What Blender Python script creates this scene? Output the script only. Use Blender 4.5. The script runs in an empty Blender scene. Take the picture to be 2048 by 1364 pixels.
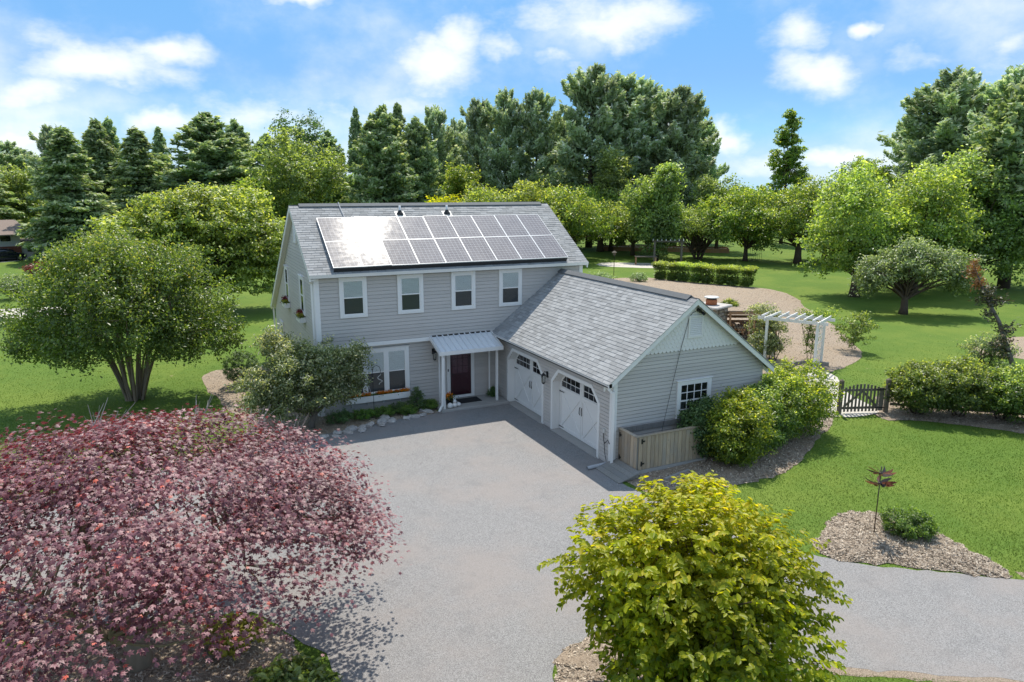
import bpy, math, random
import numpy as np
from mathutils import Vector, Matrix

# ------------------------------------------------------------------ camera
SC = bpy.context.scene
COL = SC.collection
CAM = np.array([-4.273, -25.302, 8.359])
YAW, PITCH, ROLL = 0.446, -0.212, 0.0015
LENS = 24.985
cam_d = bpy.data.cameras.new("camera"); cam_o = bpy.data.objects.new("camera", cam_d); COL.objects.link(cam_o)
cam_d.lens = LENS; cam_d.sensor_width = 36.0; cam_d.clip_start = 0.1; cam_d.clip_end = 6000.0
_f = np.array([math.sin(YAW)*math.cos(PITCH), math.cos(YAW)*math.cos(PITCH), math.sin(PITCH)])
_r0 = np.array([math.cos(YAW), -math.sin(YAW), 0.0]); _u0 = np.cross(_r0, _f)
_r = math.cos(ROLL)*_r0 + math.sin(ROLL)*_u0; _u = -math.sin(ROLL)*_r0 + math.cos(ROLL)*_u0
cam_o.matrix_world = Matrix(((_r[0], _u[0], -_f[0], CAM[0]), (_r[1], _u[1], -_f[1], CAM[1]), (_r[2], _u[2], -_f[2], CAM[2]), (0, 0, 0, 1)))
SC.camera = cam_o
FPX = LENS/36.0*2048.0

# ------------------------------------------------------------------ sun, sky, exposure
SUN_EL, SUN_AZ = math.radians(61.0), math.radians(29.7)     # azimuth from +Y towards +X
SUN_DIR = Vector((math.cos(SUN_EL)*math.sin(SUN_AZ), math.cos(SUN_EL)*math.cos(SUN_AZ), math.sin(SUN_EL)))
sun_d = bpy.data.lights.new("sun", 'SUN'); sun_o = bpy.data.objects.new("sun", sun_d); COL.objects.link(sun_o)
sun_d.energy = 2.5; sun_d.angle = math.radians(0.55); sun_d.color = (1.0, 0.94, 0.84)
sun_o.rotation_euler = SUN_DIR.to_track_quat('Z', 'Y').to_euler()
sun_o.location = (20, 30, 60)
SC.view_settings.view_transform = 'Standard'; SC.view_settings.look = 'None'
SC.view_settings.exposure = 1.20; SC.view_settings.gamma = 1.0; SC.view_settings.use_curve_mapping = False
SC.render.film_transparent = False
SC.cycles.use_denoising = True
SC.cycles.max_bounces = 6; SC.cycles.transparent_max_bounces = 12; SC.cycles.transmission_bounces = 6; SC.cycles.diffuse_bounces = 3
SC.cycles.sample_clamp_indirect = 6.0

def ray(px, py):
    return _f + _r*(px-1024)/FPX - _u*(py-682)/FPX
def spot(px, dist):
    """world x, y on the bearing of a picture column at a horizontal distance"""
    d = ray(px, 380); k = dist/math.hypot(d[0], d[1]); return CAM[0]+d[0]*k, CAM[1]+d[1]*k
def zat(px, py, dist):
    d = ray(px, py); return CAM[2] + d[2]*dist/math.hypot(d[0], d[1])

world = bpy.data.worlds.new("World"); SC.world = world; world.use_nodes = True
def build_world():
    nt = world.node_tree; N = nt.nodes; L = nt.links; N.clear()
    out = N.new("ShaderNodeOutputWorld"); bg = N.new("ShaderNodeBackground"); L.new(bg.outputs[0], out.inputs[0])
    sky = N.new("ShaderNodeTexSky"); sky.sky_type = 'NISHITA'; sky.sun_disc = False
    sky.sun_elevation = SUN_EL; sky.sun_rotation = SUN_AZ; sky.altitude = 100; sky.air_density = 0.8; sky.dust_density = 0.0; sky.ozone_density = 2.0
    bg.inputs[1].default_value = 0.15
    tc = N.new("ShaderNodeTexCoord")
    def M(op, a, b=None, c=None):
        n = N.new("ShaderNodeMath"); n.operation = op
        for i, v in enumerate((a, b, c)):
            if v is None: continue
            if isinstance(v, (int, float)): n.inputs[i].default_value = v
            else: L.new(v, n.inputs[i])
        return n.outputs[0]
    def V(op, a, b=None, out=0):
        n = N.new("ShaderNodeVectorMath"); n.operation = op
        for i, v in enumerate((a, b)):
            if v is None: continue
            if isinstance(v, (tuple, list)): n.inputs[i].default_value = v
            else: L.new(v, n.inputs[i])
        return n.outputs[out]
    gen = tc.outputs['Generated']
    def noise(scale, detail, rough, vec):
        n = N.new("ShaderNodeTexNoise"); n.inputs['Scale'].default_value = scale; n.inputs['Detail'].default_value = detail; n.inputs['Roughness'].default_value = rough
        L.new(vec, n.inputs['Vector']); return n
    st = V('MULTIPLY', gen, (1, 1, 2.2))
    nz = noise(9.0, 8, 0.62, st); fine = nz.outputs['Fac']
    warp = V('SCALE', V('SUBTRACT', noise(6.0, 5, 0.6, gen).outputs['Color'], (0.5, 0.5, 0.5)), None)
    warp.node.inputs['Scale'].default_value = 0.10
    dv = V('ADD', gen, warp)
    # cumulus banks: (picture column, row, half width, half height in radians, density)
    banks = [(170, 130, .125, .034, .9), (60, 165, .09, .028, .7), (330, 95, .06, .028, .9), (240, 180, .04, .016, .5), (605, 15, .04, .014, .8), (860, 130, .085, .045, 1.0), (900, 85, .05, .03, .8),
             (1210, 45, .14, .036, .85), (1010, 95, .05, .02, .6), (1110, 100, .06, .02, .55), (1620, 140, .055, .034, .9), (1610, 65, .05, .03, .6), (1735, 65, .020, .013, .9), (1450, 275, .035, .022, .8), (1690, 305, .06, .022, .9),
             (40, 260, .07, .03, .8), (335, 255, .05, .022, .8), (560, 235, .10, .03, .45), (2020, 70, .05, .03, .5), (1890, 110, .05, .012, .35), (1560, 330, .10, .02, .4), (750, 230, .10, .035, .45), (80, 70, .06, .03, .4)]
    mask = None
    for (px, py, a, b, dens) in banks:
        c = ray(px, py); c = c/np.linalg.norm(c)
        t = np.array([c[1], -c[0], 0.0]); t /= np.linalg.norm(t); u = np.cross(t, c); u = u if u[2] > 0 else -u
        df = V('SUBTRACT', dv, tuple(c))
        x = V('DOT_PRODUCT', df, tuple(t/a), 1); y = V('DOT_PRODUCT', df, tuple(u/b), 1); z = V('DOT_PRODUCT', df, tuple(c/.5), 1)
        r2 = M('ADD', M('ADD', M('MULTIPLY', x, x), M('MULTIPLY', y, y)), M('MULTIPLY', z, z))
        f = M('MULTIPLY', M('SUBTRACT', 1.0, M('SQRT', r2)), dens)
        mask = f if mask is None else M('MAXIMUM', mask, f)
    m = M('ADD', mask, M('MULTIPLY', M('SUBTRACT', fine, 0.5), 1.5))
    mr = N.new("ShaderNodeMapRange"); mr.interpolation_type = 'SMOOTHSTEP'; mr.clamp = True
    mr.inputs[1].default_value = -0.10; mr.inputs[2].default_value = 0.75; mr.inputs[3].default_value = 0.0; mr.inputs[4].default_value = 0.74
    L.new(m, mr.inputs[0])
    # broken cloud like that in view, spread all round as added fill light
    deck = noise(2.3, 9, 0.58, V('ADD', V('MULTIPLY', gen, (1, 1, 1.5)), (3.1, 7.7, 1.3)))
    w2 = N.new("ShaderNodeMapRange"); w2.interpolation_type = 'SMOOTHSTEP'; w2.inputs[1].default_value = 0.38; w2.inputs[2].default_value = 0.68; w2.inputs[3].default_value = 0.0; w2.inputs[4].default_value = 0.80
    L.new(deck.outputs['Fac'], w2.inputs[0])
    fac = M('MAXIMUM', mr.outputs[0], w2.outputs[0])
    sp = N.new("ShaderNodeSeparateColor"); sp.mode = 'HSV'; L.new(sky.outputs[0], sp.inputs[0])
    hs = N.new("ShaderNodeCombineColor"); hs.mode = 'HSV'
    L.new(M('MINIMUM', M('MAXIMUM', M('ADD', sp.outputs[0], 0.004), 0.575), 0.60), hs.inputs[0]); L.new(M('MINIMUM', M('MULTIPLY_ADD', sp.outputs[1], 0.66, 0.36), 0.80), hs.inputs[1])
    L.new(M('DIVIDE', M('MULTIPLY', sp.outputs[2], 3.5), M('ADD', sp.outputs[2], 1.5)), hs.inputs[2])
    mix = N.new("ShaderNodeMix"); mix.data_type = 'RGBA'
    L.new(fac, mix.inputs[0]); L.new(hs.outputs[0], mix.inputs[6]); mix.inputs[7].default_value = (3.7, 3.65, 3.6, 1)
    L.new(mix.outputs[2], bg.inputs[0])
build_world()

# ------------------------------------------------------------------ helpers: things and tags
def tag(o, label, cat, group=None):
    o["label"] = label; o["category"] = cat
    if group: o["group"] = group
    return o
def thing(name, label, cat, loc=(0, 0, 0), rz=0.0, group=None):
    o = bpy.data.objects.new(name, None); COL.objects.link(o); o.location = loc; o.rotation_euler = (0, 0, rz)
    o.empty_display_size = 0.2
    return tag(o, label, cat, group)
def link(name, me, parent=None, loc=None):
    o = bpy.data.objects.new(name, me); COL.objects.link(o)
    if parent is not None: o.parent = parent
    if loc is not None: o.location = loc
    return o
def structure(o): o["kind"] = "structure"; return o
def stuff(o): o["kind"] = "stuff"; return o
def copy_tree(o, loc, rz=0.0, scale=None, label=None, group=None):
    c = o.copy(); COL.objects.link(c); c.location = loc; c.rotation_euler = (0, 0, rz)
    if scale is not None: c.scale = scale
    if label: c["label"] = label
    if group: c["group"] = group
    for ch in o.children:
        k = ch.copy(); COL.objects.link(k); k.parent = c
        for g in ch.children:
            q = g.copy(); COL.objects.link(q); q.parent = k
    return c

class MB:
    def __init__(s): s.v = []; s.f = []
    def add(s, verts, faces):
        b = len(s.v); s.v.extend([tuple(map(float, p)) for p in verts]); s.f.extend([tuple(i+b for i in f) for f in faces]); return s
    def box(s, x0, x1, y0, y1, z0, z1):
        return s.add([(x0,y0,z0),(x1,y0,z0),(x1,y1,z0),(x0,y1,z0),(x0,y0,z1),(x1,y0,z1),(x1,y1,z1),(x0,y1,z1)],
                     [(0,3,2,1),(4,5,6,7),(0,1,5,4),(1,2,6,5),(2,3,7,6),(3,0,4,7)])
    def hexa(s, b4, t4):
        return s.add(list(b4)+list(t4), [(0,3,2,1),(4,5,6,7),(0,1,5,4),(1,2,6,5),(2,3,7,6),(3,0,4,7)])
    def bar(s, p, q, w, h, up=(0, 0, 1)):
        """square bar from p to q, width w (sideways) and height h (along up)"""
        p = np.array(p, float); q = np.array(q, float); d = q-p; d /= np.linalg.norm(d)
        up = np.array(up, float); sd = np.cross(d, up)
        if np.linalg.norm(sd) < 1e-6: sd = np.cross(d, (1, 0, 0.01))
        sd /= np.linalg.norm(sd); up = np.cross(sd, d)
        a, b = sd*w/2, up*h/2
        return s.hexa([p-a-b, p+a-b, q+a-b, q-a-b], [p-a+b, p+a+b, q+a+b, q-a+b])
    def tube(s, pts, rad, n=6, cap=True):
        pts = [np.array(p, float) for p in pts]
        if not hasattr(rad, '__len__'): rad = [rad]*len(pts)
        b = len(s.v); last = None
        for i, p in enumerate(pts):
            t = pts[min(i+1, len(pts)-1)]-pts[max(i-1, 0)]; t = t/(np.linalg.norm(t)+1e-9)
            ref = np.array([0, 0, 1.0]) if abs(t[2]) < .9 else np.array([1.0, 0, 0])
            if last is not None: ref = last
            x = ref-t*np.dot(ref, t); x /= (np.linalg.norm(x)+1e-9); last = x; y = np.cross(t, x)
            for k in range(n):
                a = 2*math.pi*k/n; s.v.append(tuple(p+(x*math.cos(a)+y*math.sin(a))*rad[i]))
        for i in range(len(pts)-1):
            for k in range(n):
                k2 = (k+1) % n; s.f.append((b+i*n+k, b+i*n+k2, b+(i+1)*n+k2, b+(i+1)*n+k))
        if cap:
            s.f.append(tuple(b+k for k in reversed(range(n)))); e = b+(len(pts)-1)*n; s.f.append(tuple(e+k for k in range(n)))
        return s
    def lathe(s, prof, n=16, c=(0, 0, 0)):
        b = len(s.v)
        for (r, z) in prof:
            for k in range(n):
                a = 2*math.pi*k/n; s.v.append((c[0]+r*math.cos(a), c[1]+r*math.sin(a), c[2]+z))
        for i in range(len(prof)-1):
            for k in range(n):
                k2 = (k+1) % n; s.f.append((b+i*n+k, b+i*n+k2, b+(i+1)*n+k2, b+(i+1)*n+k))
        s.f.append(tuple(b+k for k in reversed(range(n)))); e = b+(len(prof)-1)*n; s.f.append(tuple(e+k for k in range(n)))
        return s
    def prism(s, poly, axis, a0, a1):
        """polygon of 2-D points extruded along axis 0/1/2 from a0 to a1"""
        def P(p, a):
            return (a, p[0], p[1]) if axis == 0 else ((p[0], a, p[1]) if axis == 1 else (p[0], p[1], a))
        n = len(poly); b = len(s.v)
        s.v.extend([P(p, a0) for p in poly]+[P(p, a1) for p in poly])
        s.f.append(tuple(b+i for i in range(n))); s.f.append(tuple(b+n+i for i in reversed(range(n))))
        for i in range(n):
            j = (i+1) % n; s.f.append((b+j, b+i, b+n+i, b+n+j))
        return s
    def mesh(s, name, mat=None, smooth=False):
        me = bpy.data.meshes.new(name); me.from_pydata(s.v, [], s.f)
        if mat is not None: me.materials.append(mat)
        if smooth: me.polygons.foreach_set("use_smooth", [True]*len(me.polygons))
        if len(s.f) < 30000: fix_normals(me)
        me.update(); return me
    def build(s, name, mat, parent=None, smooth=False, bevel=0.0):
        o = link(name, s.mesh(name, mat, smooth), parent)
        if bevel:
            m = o.modifiers.new("bevel", 'BEVEL'); m.width = bevel; m.segments = 1; m.limit_method = 'ANGLE'
        return o

def fix_normals(me):
    import bmesh
    bm = bmesh.new(); bm.from_mesh(me); bmesh.ops.recalc_face_normals(bm, faces=bm.faces); bm.to_mesh(me); bm.free()

def raw_mesh(name, verts, loops, nper, mat, tint=None):
    """fast mesh: verts (n,3), loops flat indices, nper verts in each face; tint per vertex"""
    me = bpy.data.meshes.new(name); nv = len(verts); nf = len(loops)//nper
    me.vertices.add(nv); me.vertices.foreach_set("co", np.ascontiguousarray(verts, dtype=np.float32).ravel())
    me.loops.add(len(loops)); me.loops.foreach_set("vertex_index", np.ascontiguousarray(loops, dtype=np.int32))
    me.polygons.add(nf); me.polygons.foreach_set("loop_start", np.arange(0, nf*nper, nper, dtype=np.int32))
    try: me.polygons.foreach_set("loop_total", np.full(nf, nper, dtype=np.int32))
    except Exception: pass
    if tint is not None:
        a = me.attributes.new("tint", 'FLOAT', 'POINT'); a.data.foreach_set("value", np.ascontiguousarray(tint, dtype=np.float32))
    me.materials.append(mat); me.update(calc_edges=True); return me

# ------------------------------------------------------------------ materials
def new_mat(name):
    m = bpy.data.materials.new(name); m.use_nodes = True; nt = m.node_tree; nt.nodes.clear()
    out = nt.nodes.new("ShaderNodeOutputMaterial"); return m, nt, nt.nodes, nt.links, out
def ramp(N, L, src, stops):
    r = N.new("ShaderNodeValToRGB"); e = r.color_ramp.elements
    while len(e) < len(stops): e.new(0.5)
    for i, (p, c) in enumerate(stops): e[i].position = p; e[i].color = (*c, 1)
    L.new(src, r.inputs[0]); return r.outputs[0]
def tex_noise(N, L, scale, detail=4, rough=0.55, vec=None, coord='Object', stretch=None):
    n = N.new("ShaderNodeTexNoise"); n.inputs['Scale'].default_value = scale; n.inputs['Detail'].default_value = detail; n.inputs['Roughness'].default_value = rough
    if vec is None:
        if coord == 'World':
            tc = N.new("ShaderNodeNewGeometry"); vec = tc.outputs['Position']
        else:
            tc = N.new("ShaderNodeTexCoord"); vec = tc.outputs[coord]
    if stretch:
        mp = N.new("ShaderNodeMapping"); mp.inputs['Scale'].default_value = stretch; L.new(vec, mp.inputs['Vector']); vec = mp.outputs[0]
    L.new(vec, n.inputs['Vector']); return n.outputs['Fac']
def mixc(N, L, fac, a, b, mode='MIX'):
    m = N.new("ShaderNodeMix"); m.data_type = 'RGBA'; m.blend_type = mode
    for i, v in ((0, fac), (6, a), (7, b)):
        if isinstance(v, (int, float)): m.inputs[i].default_value = v
        elif isinstance(v, (tuple, list)): m.inputs[i].default_value = (*v, 1) if len(v) == 3 else v
        else: L.new(v, m.inputs[i])
    return m.outputs[2]
def maprange(N, L, src, a, b, c, d, smooth=True):
    m = N.new("ShaderNodeMapRange"); m.interpolation_type = 'SMOOTHSTEP' if smooth else 'LINEAR'
    for i, v in enumerate((a, b, c, d)): m.inputs[i+1].default_value = v
    L.new(src, m.inputs[0]); return m.outputs[0]
def bump(N, L, h, strength, dist=0.01):
    b = N.new("ShaderNodeBump"); b.inputs['Strength'].default_value = strength; b.inputs['Distance'].default_value = dist; L.new(h, b.inputs['Height']); return b.outputs[0]
def principled(N, L, out, color, rough=0.6, spec=0.5, metal=0.0, normal=None):
    p = N.new("ShaderNodeBsdfPrincipled")
    if isinstance(color, (tuple, list)): p.inputs['Base Color'].default_value = (*color, 1)
    else: L.new(color, p.inputs['Base Color'])
    if isinstance(rough, (int, float)): p.inputs['Roughness'].default_value = rough
    else: L.new(rough, p.inputs['Roughness'])
    p.inputs['Specular IOR Level'].default_value = spec; p.inputs['Metallic'].default_value = metal
    if normal is not None: L.new(normal, p.inputs['Normal'])
    L.new(p.outputs[0], out.inputs[0]); return p
def rnd(N, L):
    """a random number for each separate object and each loose island of one mesh"""
    oi = N.new("ShaderNodeObjectInfo"); g = N.new("ShaderNodeNewGeometry"); a = N.new("ShaderNodeMath"); a.operation = 'ADD'
    L.new(oi.outputs['Random'], a.inputs[0]); L.new(g.outputs['Random Per Island'], a.inputs[1])
    f = N.new("ShaderNodeMath"); f.operation = 'FRACT'; L.new(a.outputs[0], f.inputs[0]); return f.outputs[0]
def scale_rand(N, L, col, lo, hi):
    r = rnd(N, L); v = maprange(N, L, r, 0, 1, lo, hi, False)
    c = N.new("ShaderNodeCombineColor")
    for i in range(3): L.new(v, c.inputs[i])
    return mixc(N, L, 1.0, col, c.outputs[0], 'MULTIPLY')

def paint(name, c, rough=0.5, var=0.10, scale=3.0, spec=0.4, dirt=0.0, dirtcol=(.12, .11, .09)):
    m, nt, N, L, out = new_mat(name)
    n = tex_noise(N, L, scale, 5, 0.6, coord='World')
    col = mixc(N, L, n, tuple(x*(1-var) for x in c), tuple(min(1, x*(1+var)) for x in c))
    if dirt:
        n2 = tex_noise(N, L, 1.2, 8, 0.7, coord='World', stretch=(2.5, 2.5, .5)); col = mixc(N, L, maprange(N, L, n2, .5, .8, 0, dirt), col, dirtcol)
    principled(N, L, out, col, rough, spec); return m
def metal(name, c, rough=0.4, met=1.0):
    m, nt, N, L, out = new_mat(name); n = tex_noise(N, L, 14, 4, .6, coord='World')
    principled(N, L, out, mixc(N, L, n, tuple(x*.85 for x in c), c), maprange(N, L, n, .3, .7, rough*.8, rough*1.25), .5, met); return m
def leafmat(name, ca, cb, cc=None, transl=0.45, gloss=0.08, rough=0.42, tcol=None, big=0.5):
    """leaves: colour by each leaf's own tint and by slow patches through the crown"""
    m, nt, N, L, out = new_mat(name)
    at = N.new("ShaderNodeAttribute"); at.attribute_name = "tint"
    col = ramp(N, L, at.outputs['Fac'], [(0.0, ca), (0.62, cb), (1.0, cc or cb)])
    n = tex_noise(N, L, big, 3, .5, coord='Object'); oi = N.new("ShaderNodeObjectInfo")
    v = maprange(N, L, n, .3, .7, .78, 1.22); cmb = N.new("ShaderNodeCombineColor")
    for i in range(3): L.new(v, cmb.inputs[i])
    col = mixc(N, L, 1.0, col, cmb.outputs[0], 'MULTIPLY')
    hs = N.new("ShaderNodeHueSaturation"); L.new(col, hs.inputs['Color'])
    L.new(maprange(N, L, oi.outputs['Random'], 0, 1, .488, .512, False), hs.inputs['Hue']); L.new(maprange(N, L, oi.outputs['Random'], 0, 1, .88, 1.14, False), hs.inputs['Value'])
    col = hs.outputs[0]
    d = N.new("ShaderNodeBsdfDiffuse"); L.new(col, d.inputs[0])
    t = N.new("ShaderNodeBsdfTranslucent")
    if tcol is None: tcol = (1.25, 1.25, .55)
    L.new(mixc(N, L, 1.0, col, tcol, 'MULTIPLY'), t.inputs[0])
    mx = N.new("ShaderNodeMixShader"); mx.inputs[0].default_value = transl; L.new(d.outputs[0], mx.inputs[1]); L.new(t.outputs[0], mx.inputs[2])
    g = N.new("ShaderNodeBsdfGlossy"); g.inputs['Roughness'].default_value = rough; g.inputs['Color'].default_value = (1, 1, 1, 1)
    lw = N.new("ShaderNodeLayerWeight"); lw.inputs[0].default_value = .5
    pw = N.new("ShaderNodeMath"); pw.operation = 'POWER'; L.new(lw.outputs['Facing'], pw.inputs[0]); pw.inputs[1].default_value = 3.0
    ml = N.new("ShaderNodeMath"); ml.operation = 'MULTIPLY_ADD'; L.new(pw.outputs[0], ml.inputs[0]); ml.inputs[1].default_value = gloss*4; ml.inputs[2].default_value = gloss*.6
    m2 = N.new("ShaderNodeMixShader"); L.new(ml.outputs[0], m2.inputs[0]); L.new(mx.outputs[0], m2.inputs[1]); L.new(g.outputs[0], m2.inputs[2])
    L.new(m2.outputs[0], out.inputs[0]); return m
def bark(name, a, b, scale=8):
    m, nt, N, L, out = new_mat(name); n = tex_noise(N, L, scale, 6, .65, coord='Object', stretch=(2, 2, .4))
    principled(N, L, out, mixc(N, L, n, a, b), .9, .15, normal=bump(N, L, n, .6, .02)); return m
def wood(name, a, b, grey=None, var=(.75, 1.2), stretch=(10, 10, .6), knots=False):
    m, nt, N, L, out = new_mat(name)
    oi = N.new("ShaderNodeObjectInfo"); tc = N.new("ShaderNodeTexCoord")
    vv = N.new("ShaderNodeVectorMath"); vv.operation = 'MULTIPLY_ADD'; L.new(tc.outputs['Object'], vv.inputs[0]); vv.inputs[1].default_value = (1, 1, 1)
    cb = N.new("ShaderNodeCombineXYZ"); mm = N.new("ShaderNodeMath"); mm.operation = 'MULTIPLY'; L.new(oi.outputs['Random'], mm.inputs[0]); mm.inputs[1].default_value = 37.0
    for i in range(3): L.new(mm.outputs[0], cb.inputs[i])
    L.new(cb.outputs[0], vv.inputs[2])
    n = tex_noise(N, L, 5.0, 6, .65, vec=vv.outputs[0], stretch=stretch)
    col = mixc(N, L, maprange(N, L, n, .3, .7, 0, 1), a, b)
    if grey: col = mixc(N, L, maprange(N, L, tex_noise(N, L, 1.3, 5, .6, vec=vv.outputs[0]), .4, .7, 0, .7), col, grey)
    if knots:
        vo = N.new("ShaderNodeTexVoronoi"); vo.inputs['Scale'].default_value = 3.2; L.new(vv.outputs[0], vo.inputs['Vector'])
        col = mixc(N, L, maprange(N, L, vo.outputs['Distance'], .02, .075, .85, 0), col, (.09, .05, .03))
    col = scale_rand(N, L, col, *var)
    principled(N, L, out, col, .8, .2, normal=bump(N, L, n, .25, .004)); return m

def mat_siding():
    m, nt, N, L, out = new_mat("grey vinyl siding")
    n = tex_noise(N, L, 60, 3, .6, coord='World', stretch=(.15, .15, 1.0)); n2 = tex_noise(N, L, .9, 6, .65, coord='World')
    col = mixc(N, L, n, (.485, .455, .425), (.545, .51, .48)); col = mixc(N, L, maprange(N, L, n2, .5, .75, 0, .25), col, (.41, .39, .365))
    col = scale_rand(N, L, col, .95, 1.05)
    principled(N, L, out, col, .55, .35, normal=bump(N, L, n, .08, .002)); return m
def mat_shingle(name, base, stain):
    m, nt, N, L, out = new_mat(name)
    n = tex_noise(N, L, 120, 3, .7, coord='World'); n2 = tex_noise(N, L, .55, 6, .6, coord='World'); n3 = tex_noise(N, L, 7, 4, .6, coord='World', stretch=(1, 1, 1))
    col = mixc(N, L, n, tuple(x*.68 for x in base), tuple(x*1.28 for x in base))
    col = mixc(N, L, maprange(N, L, n3, .35, .7, 0, .35), col, tuple(x*.72 for x in base))
    col = mixc(N, L, maprange(N, L, n2, .45, .75, 0, .5), col, stain)
    col = scale_rand(N, L, col, .80, 1.16)
    principled(N, L, out, col, .88, .25, normal=bump(N, L, n, .45, .004)); return m
def mat_asphalt():
    m, nt, N, L, out = new_mat("worn asphalt")
    n = tex_noise(N, L, 55, 4, .75, coord='World'); n2 = tex_noise(N, L, .32, 6, .6, coord='World'); n3 = tex_noise(N, L, 1.4, 7, .7, coord='World')
    n4 = tex_noise(N, L, 17, 3, .6, coord='World')
    col = mixc(N, L, maprange(N, L, n, .36, .64, 0, 1, False), (.10, .097, .095), (.342, .334, .328))
    col = mixc(N, L, maprange(N, L, n4, .62, .78, 0, .35), col, (.42, .40, .39))
    col = mixc(N, L, maprange(N, L, n2, .42, .66, 0, .6), col, (.265, .232, .212))
    col = mixc(N, L, maprange(N, L, n3, .50, .75, 0, .55), col, (.155, .15, .15))
    vo = N.new("ShaderNodeTexVoronoi"); vo.feature = 'DISTANCE_TO_EDGE'; vo.inputs['Scale'].default_value = .34
    g = N.new("ShaderNodeNewGeometry"); wv = N.new("ShaderNodeVectorMath"); wv.operation = 'ADD'; L.new(g.outputs['Position'], wv.inputs[0])
    nn = N.new("ShaderNodeTexNoise"); nn.inputs['Scale'].default_value = 1.1; nn.inputs['Detail'].default_value = 6; L.new(g.outputs['Position'], nn.inputs['Vector'])
    sc = N.new("ShaderNodeVectorMath"); sc.operation = 'SCALE'; sc.inputs['Scale'].default_value = 1.1; L.new(nn.outputs['Color'], sc.inputs[0]); L.new(sc.outputs[0], wv.inputs[1]); L.new(wv.outputs[0], vo.inputs['Vector'])
    crack = maprange(N, L, vo.outputs['Distance'], .001, .0035, 1, 0)
    gate = maprange(N, L, tex_noise(N, L, .5, 3, .5, coord='World'), .60, .66, 0, .45)
    mu = N.new("ShaderNodeMath"); mu.operation = 'MULTIPLY'; L.new(crack, mu.inputs[0]); L.new(gate, mu.inputs[1])
    col = mixc(N, L, mu.outputs[0], col, (.07, .065, .06))
    principled(N, L, out, col, .85, .3, normal=bump(N, L, n, .5, .006)); return m
def mat_lawn():
    m, nt, N, L, out = new_mat("lawn grass")
    n = tex_noise(N, L, 26, 5, .7, coord='World'); n2 = tex_noise(N, L, .22, 5, .6, coord='World'); n3 = tex_noise(N, L, 1.3, 6, .65, coord='World'); n5 = tex_noise(N, L, 4.5, 4, .7, coord='World')
    col = mixc(N, L, maprange(N, L, n, .3, .7, 0, 1), (.055, .105, .014), (.135, .215, .034))
    col = mixc(N, L, maprange(N, L, n2, .4, .65, 0, .55), col, (.165, .215, .036))
    col = mixc(N, L, maprange(N, L, n3, .5, .72, 0, .4), col, (.060, .125, .018))
    col = mixc(N, L, maprange(N, L, n5, .68, .80, 0, .6), col, (.19, .19, .06))
    bare = N.new("ShaderNodeMath"); bare.operation = 'MULTIPLY'
    L.new(maprange(N, L, tex_noise(N, L, .9, 5, .6, coord='World'), .69, .735, 0, 1), bare.inputs[0]); L.new(maprange(N, L, n, .35, .6, .55, 1), bare.inputs[1])
    col = mixc(N, L, bare.outputs[0], col, (.34, .26, .16))
    principled(N, L, out, col, .9, .15, normal=bump(N, L, n, .6, .03)); return m
def mat_mulch():
    m, nt, N, L, out = new_mat("weathered wood mulch")
    n = tex_noise(N, L, 42, 5, .75, coord='World'); n2 = tex_noise(N, L, 1.2, 6, .65, coord='World'); n3 = tex_noise(N, L, 9, 4, .7, coord='World')
    col = mixc(N, L, maprange(N, L, n, .32, .68, 0, 1), (.17, .13, .095), (.49, .40, .31))
    col = mixc(N, L, maprange(N, L, n2, .45, .7, 0, .45), col, (.36, .27, .19)); col = mixc(N, L, maprange(N, L, n3, .58, .75, 0, .5), col, (.12, .09, .07))
    principled(N, L, out, col, .95, .1, normal=bump(N, L, n, 1.0, .03)); return m
def mat_chip():
    m, nt, N, L, out = new_mat("mulch chips")
    at = N.new("ShaderNodeAttribute"); at.attribute_name = "tint"
    principled(N, L, out, ramp(N, L, at.outputs['Fac'], [(0, (.13, .10, .075)), (.5, (.40, .325, .25)), (1, (.62, .53, .42))]), .95, .1); return m
def mat_concrete(name="concrete", a=(.30, .285, .265), b=(.44, .42, .395)):
    m, nt, N, L, out = new_mat(name); n = tex_noise(N, L, 3, 8, .7, coord='World'); n2 = tex_noise(N, L, 90, 2, .6, coord='World')
    col = mixc(N, L, n, a, b); col = mixc(N, L, maprange(N, L, n2, .4, .7, 0, .25), col, tuple(x*.7 for x in a))
    principled(N, L, out, col, .85, .25, normal=bump(N, L, n2, .3, .004)); return m
def mat_glass():
    m, nt, N, L, out = new_mat("window glass")
    t = N.new("ShaderNodeBsdfTransparent"); t.inputs[0].default_value = (.94, .96, .96, 1); g = N.new("ShaderNodeBsdfGlossy"); g.inputs['Roughness'].default_value = .02
    f = N.new("ShaderNodeFresnel"); f.inputs[0].default_value = 1.33; mx = N.new("ShaderNodeMixShader"); L.new(f.outputs[0], mx.inputs[0]); L.new(t.outputs[0], mx.inputs[1]); L.new(g.outputs[0], mx.inputs[2]); L.new(mx.outputs[0], out.inputs[0]); return m
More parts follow.
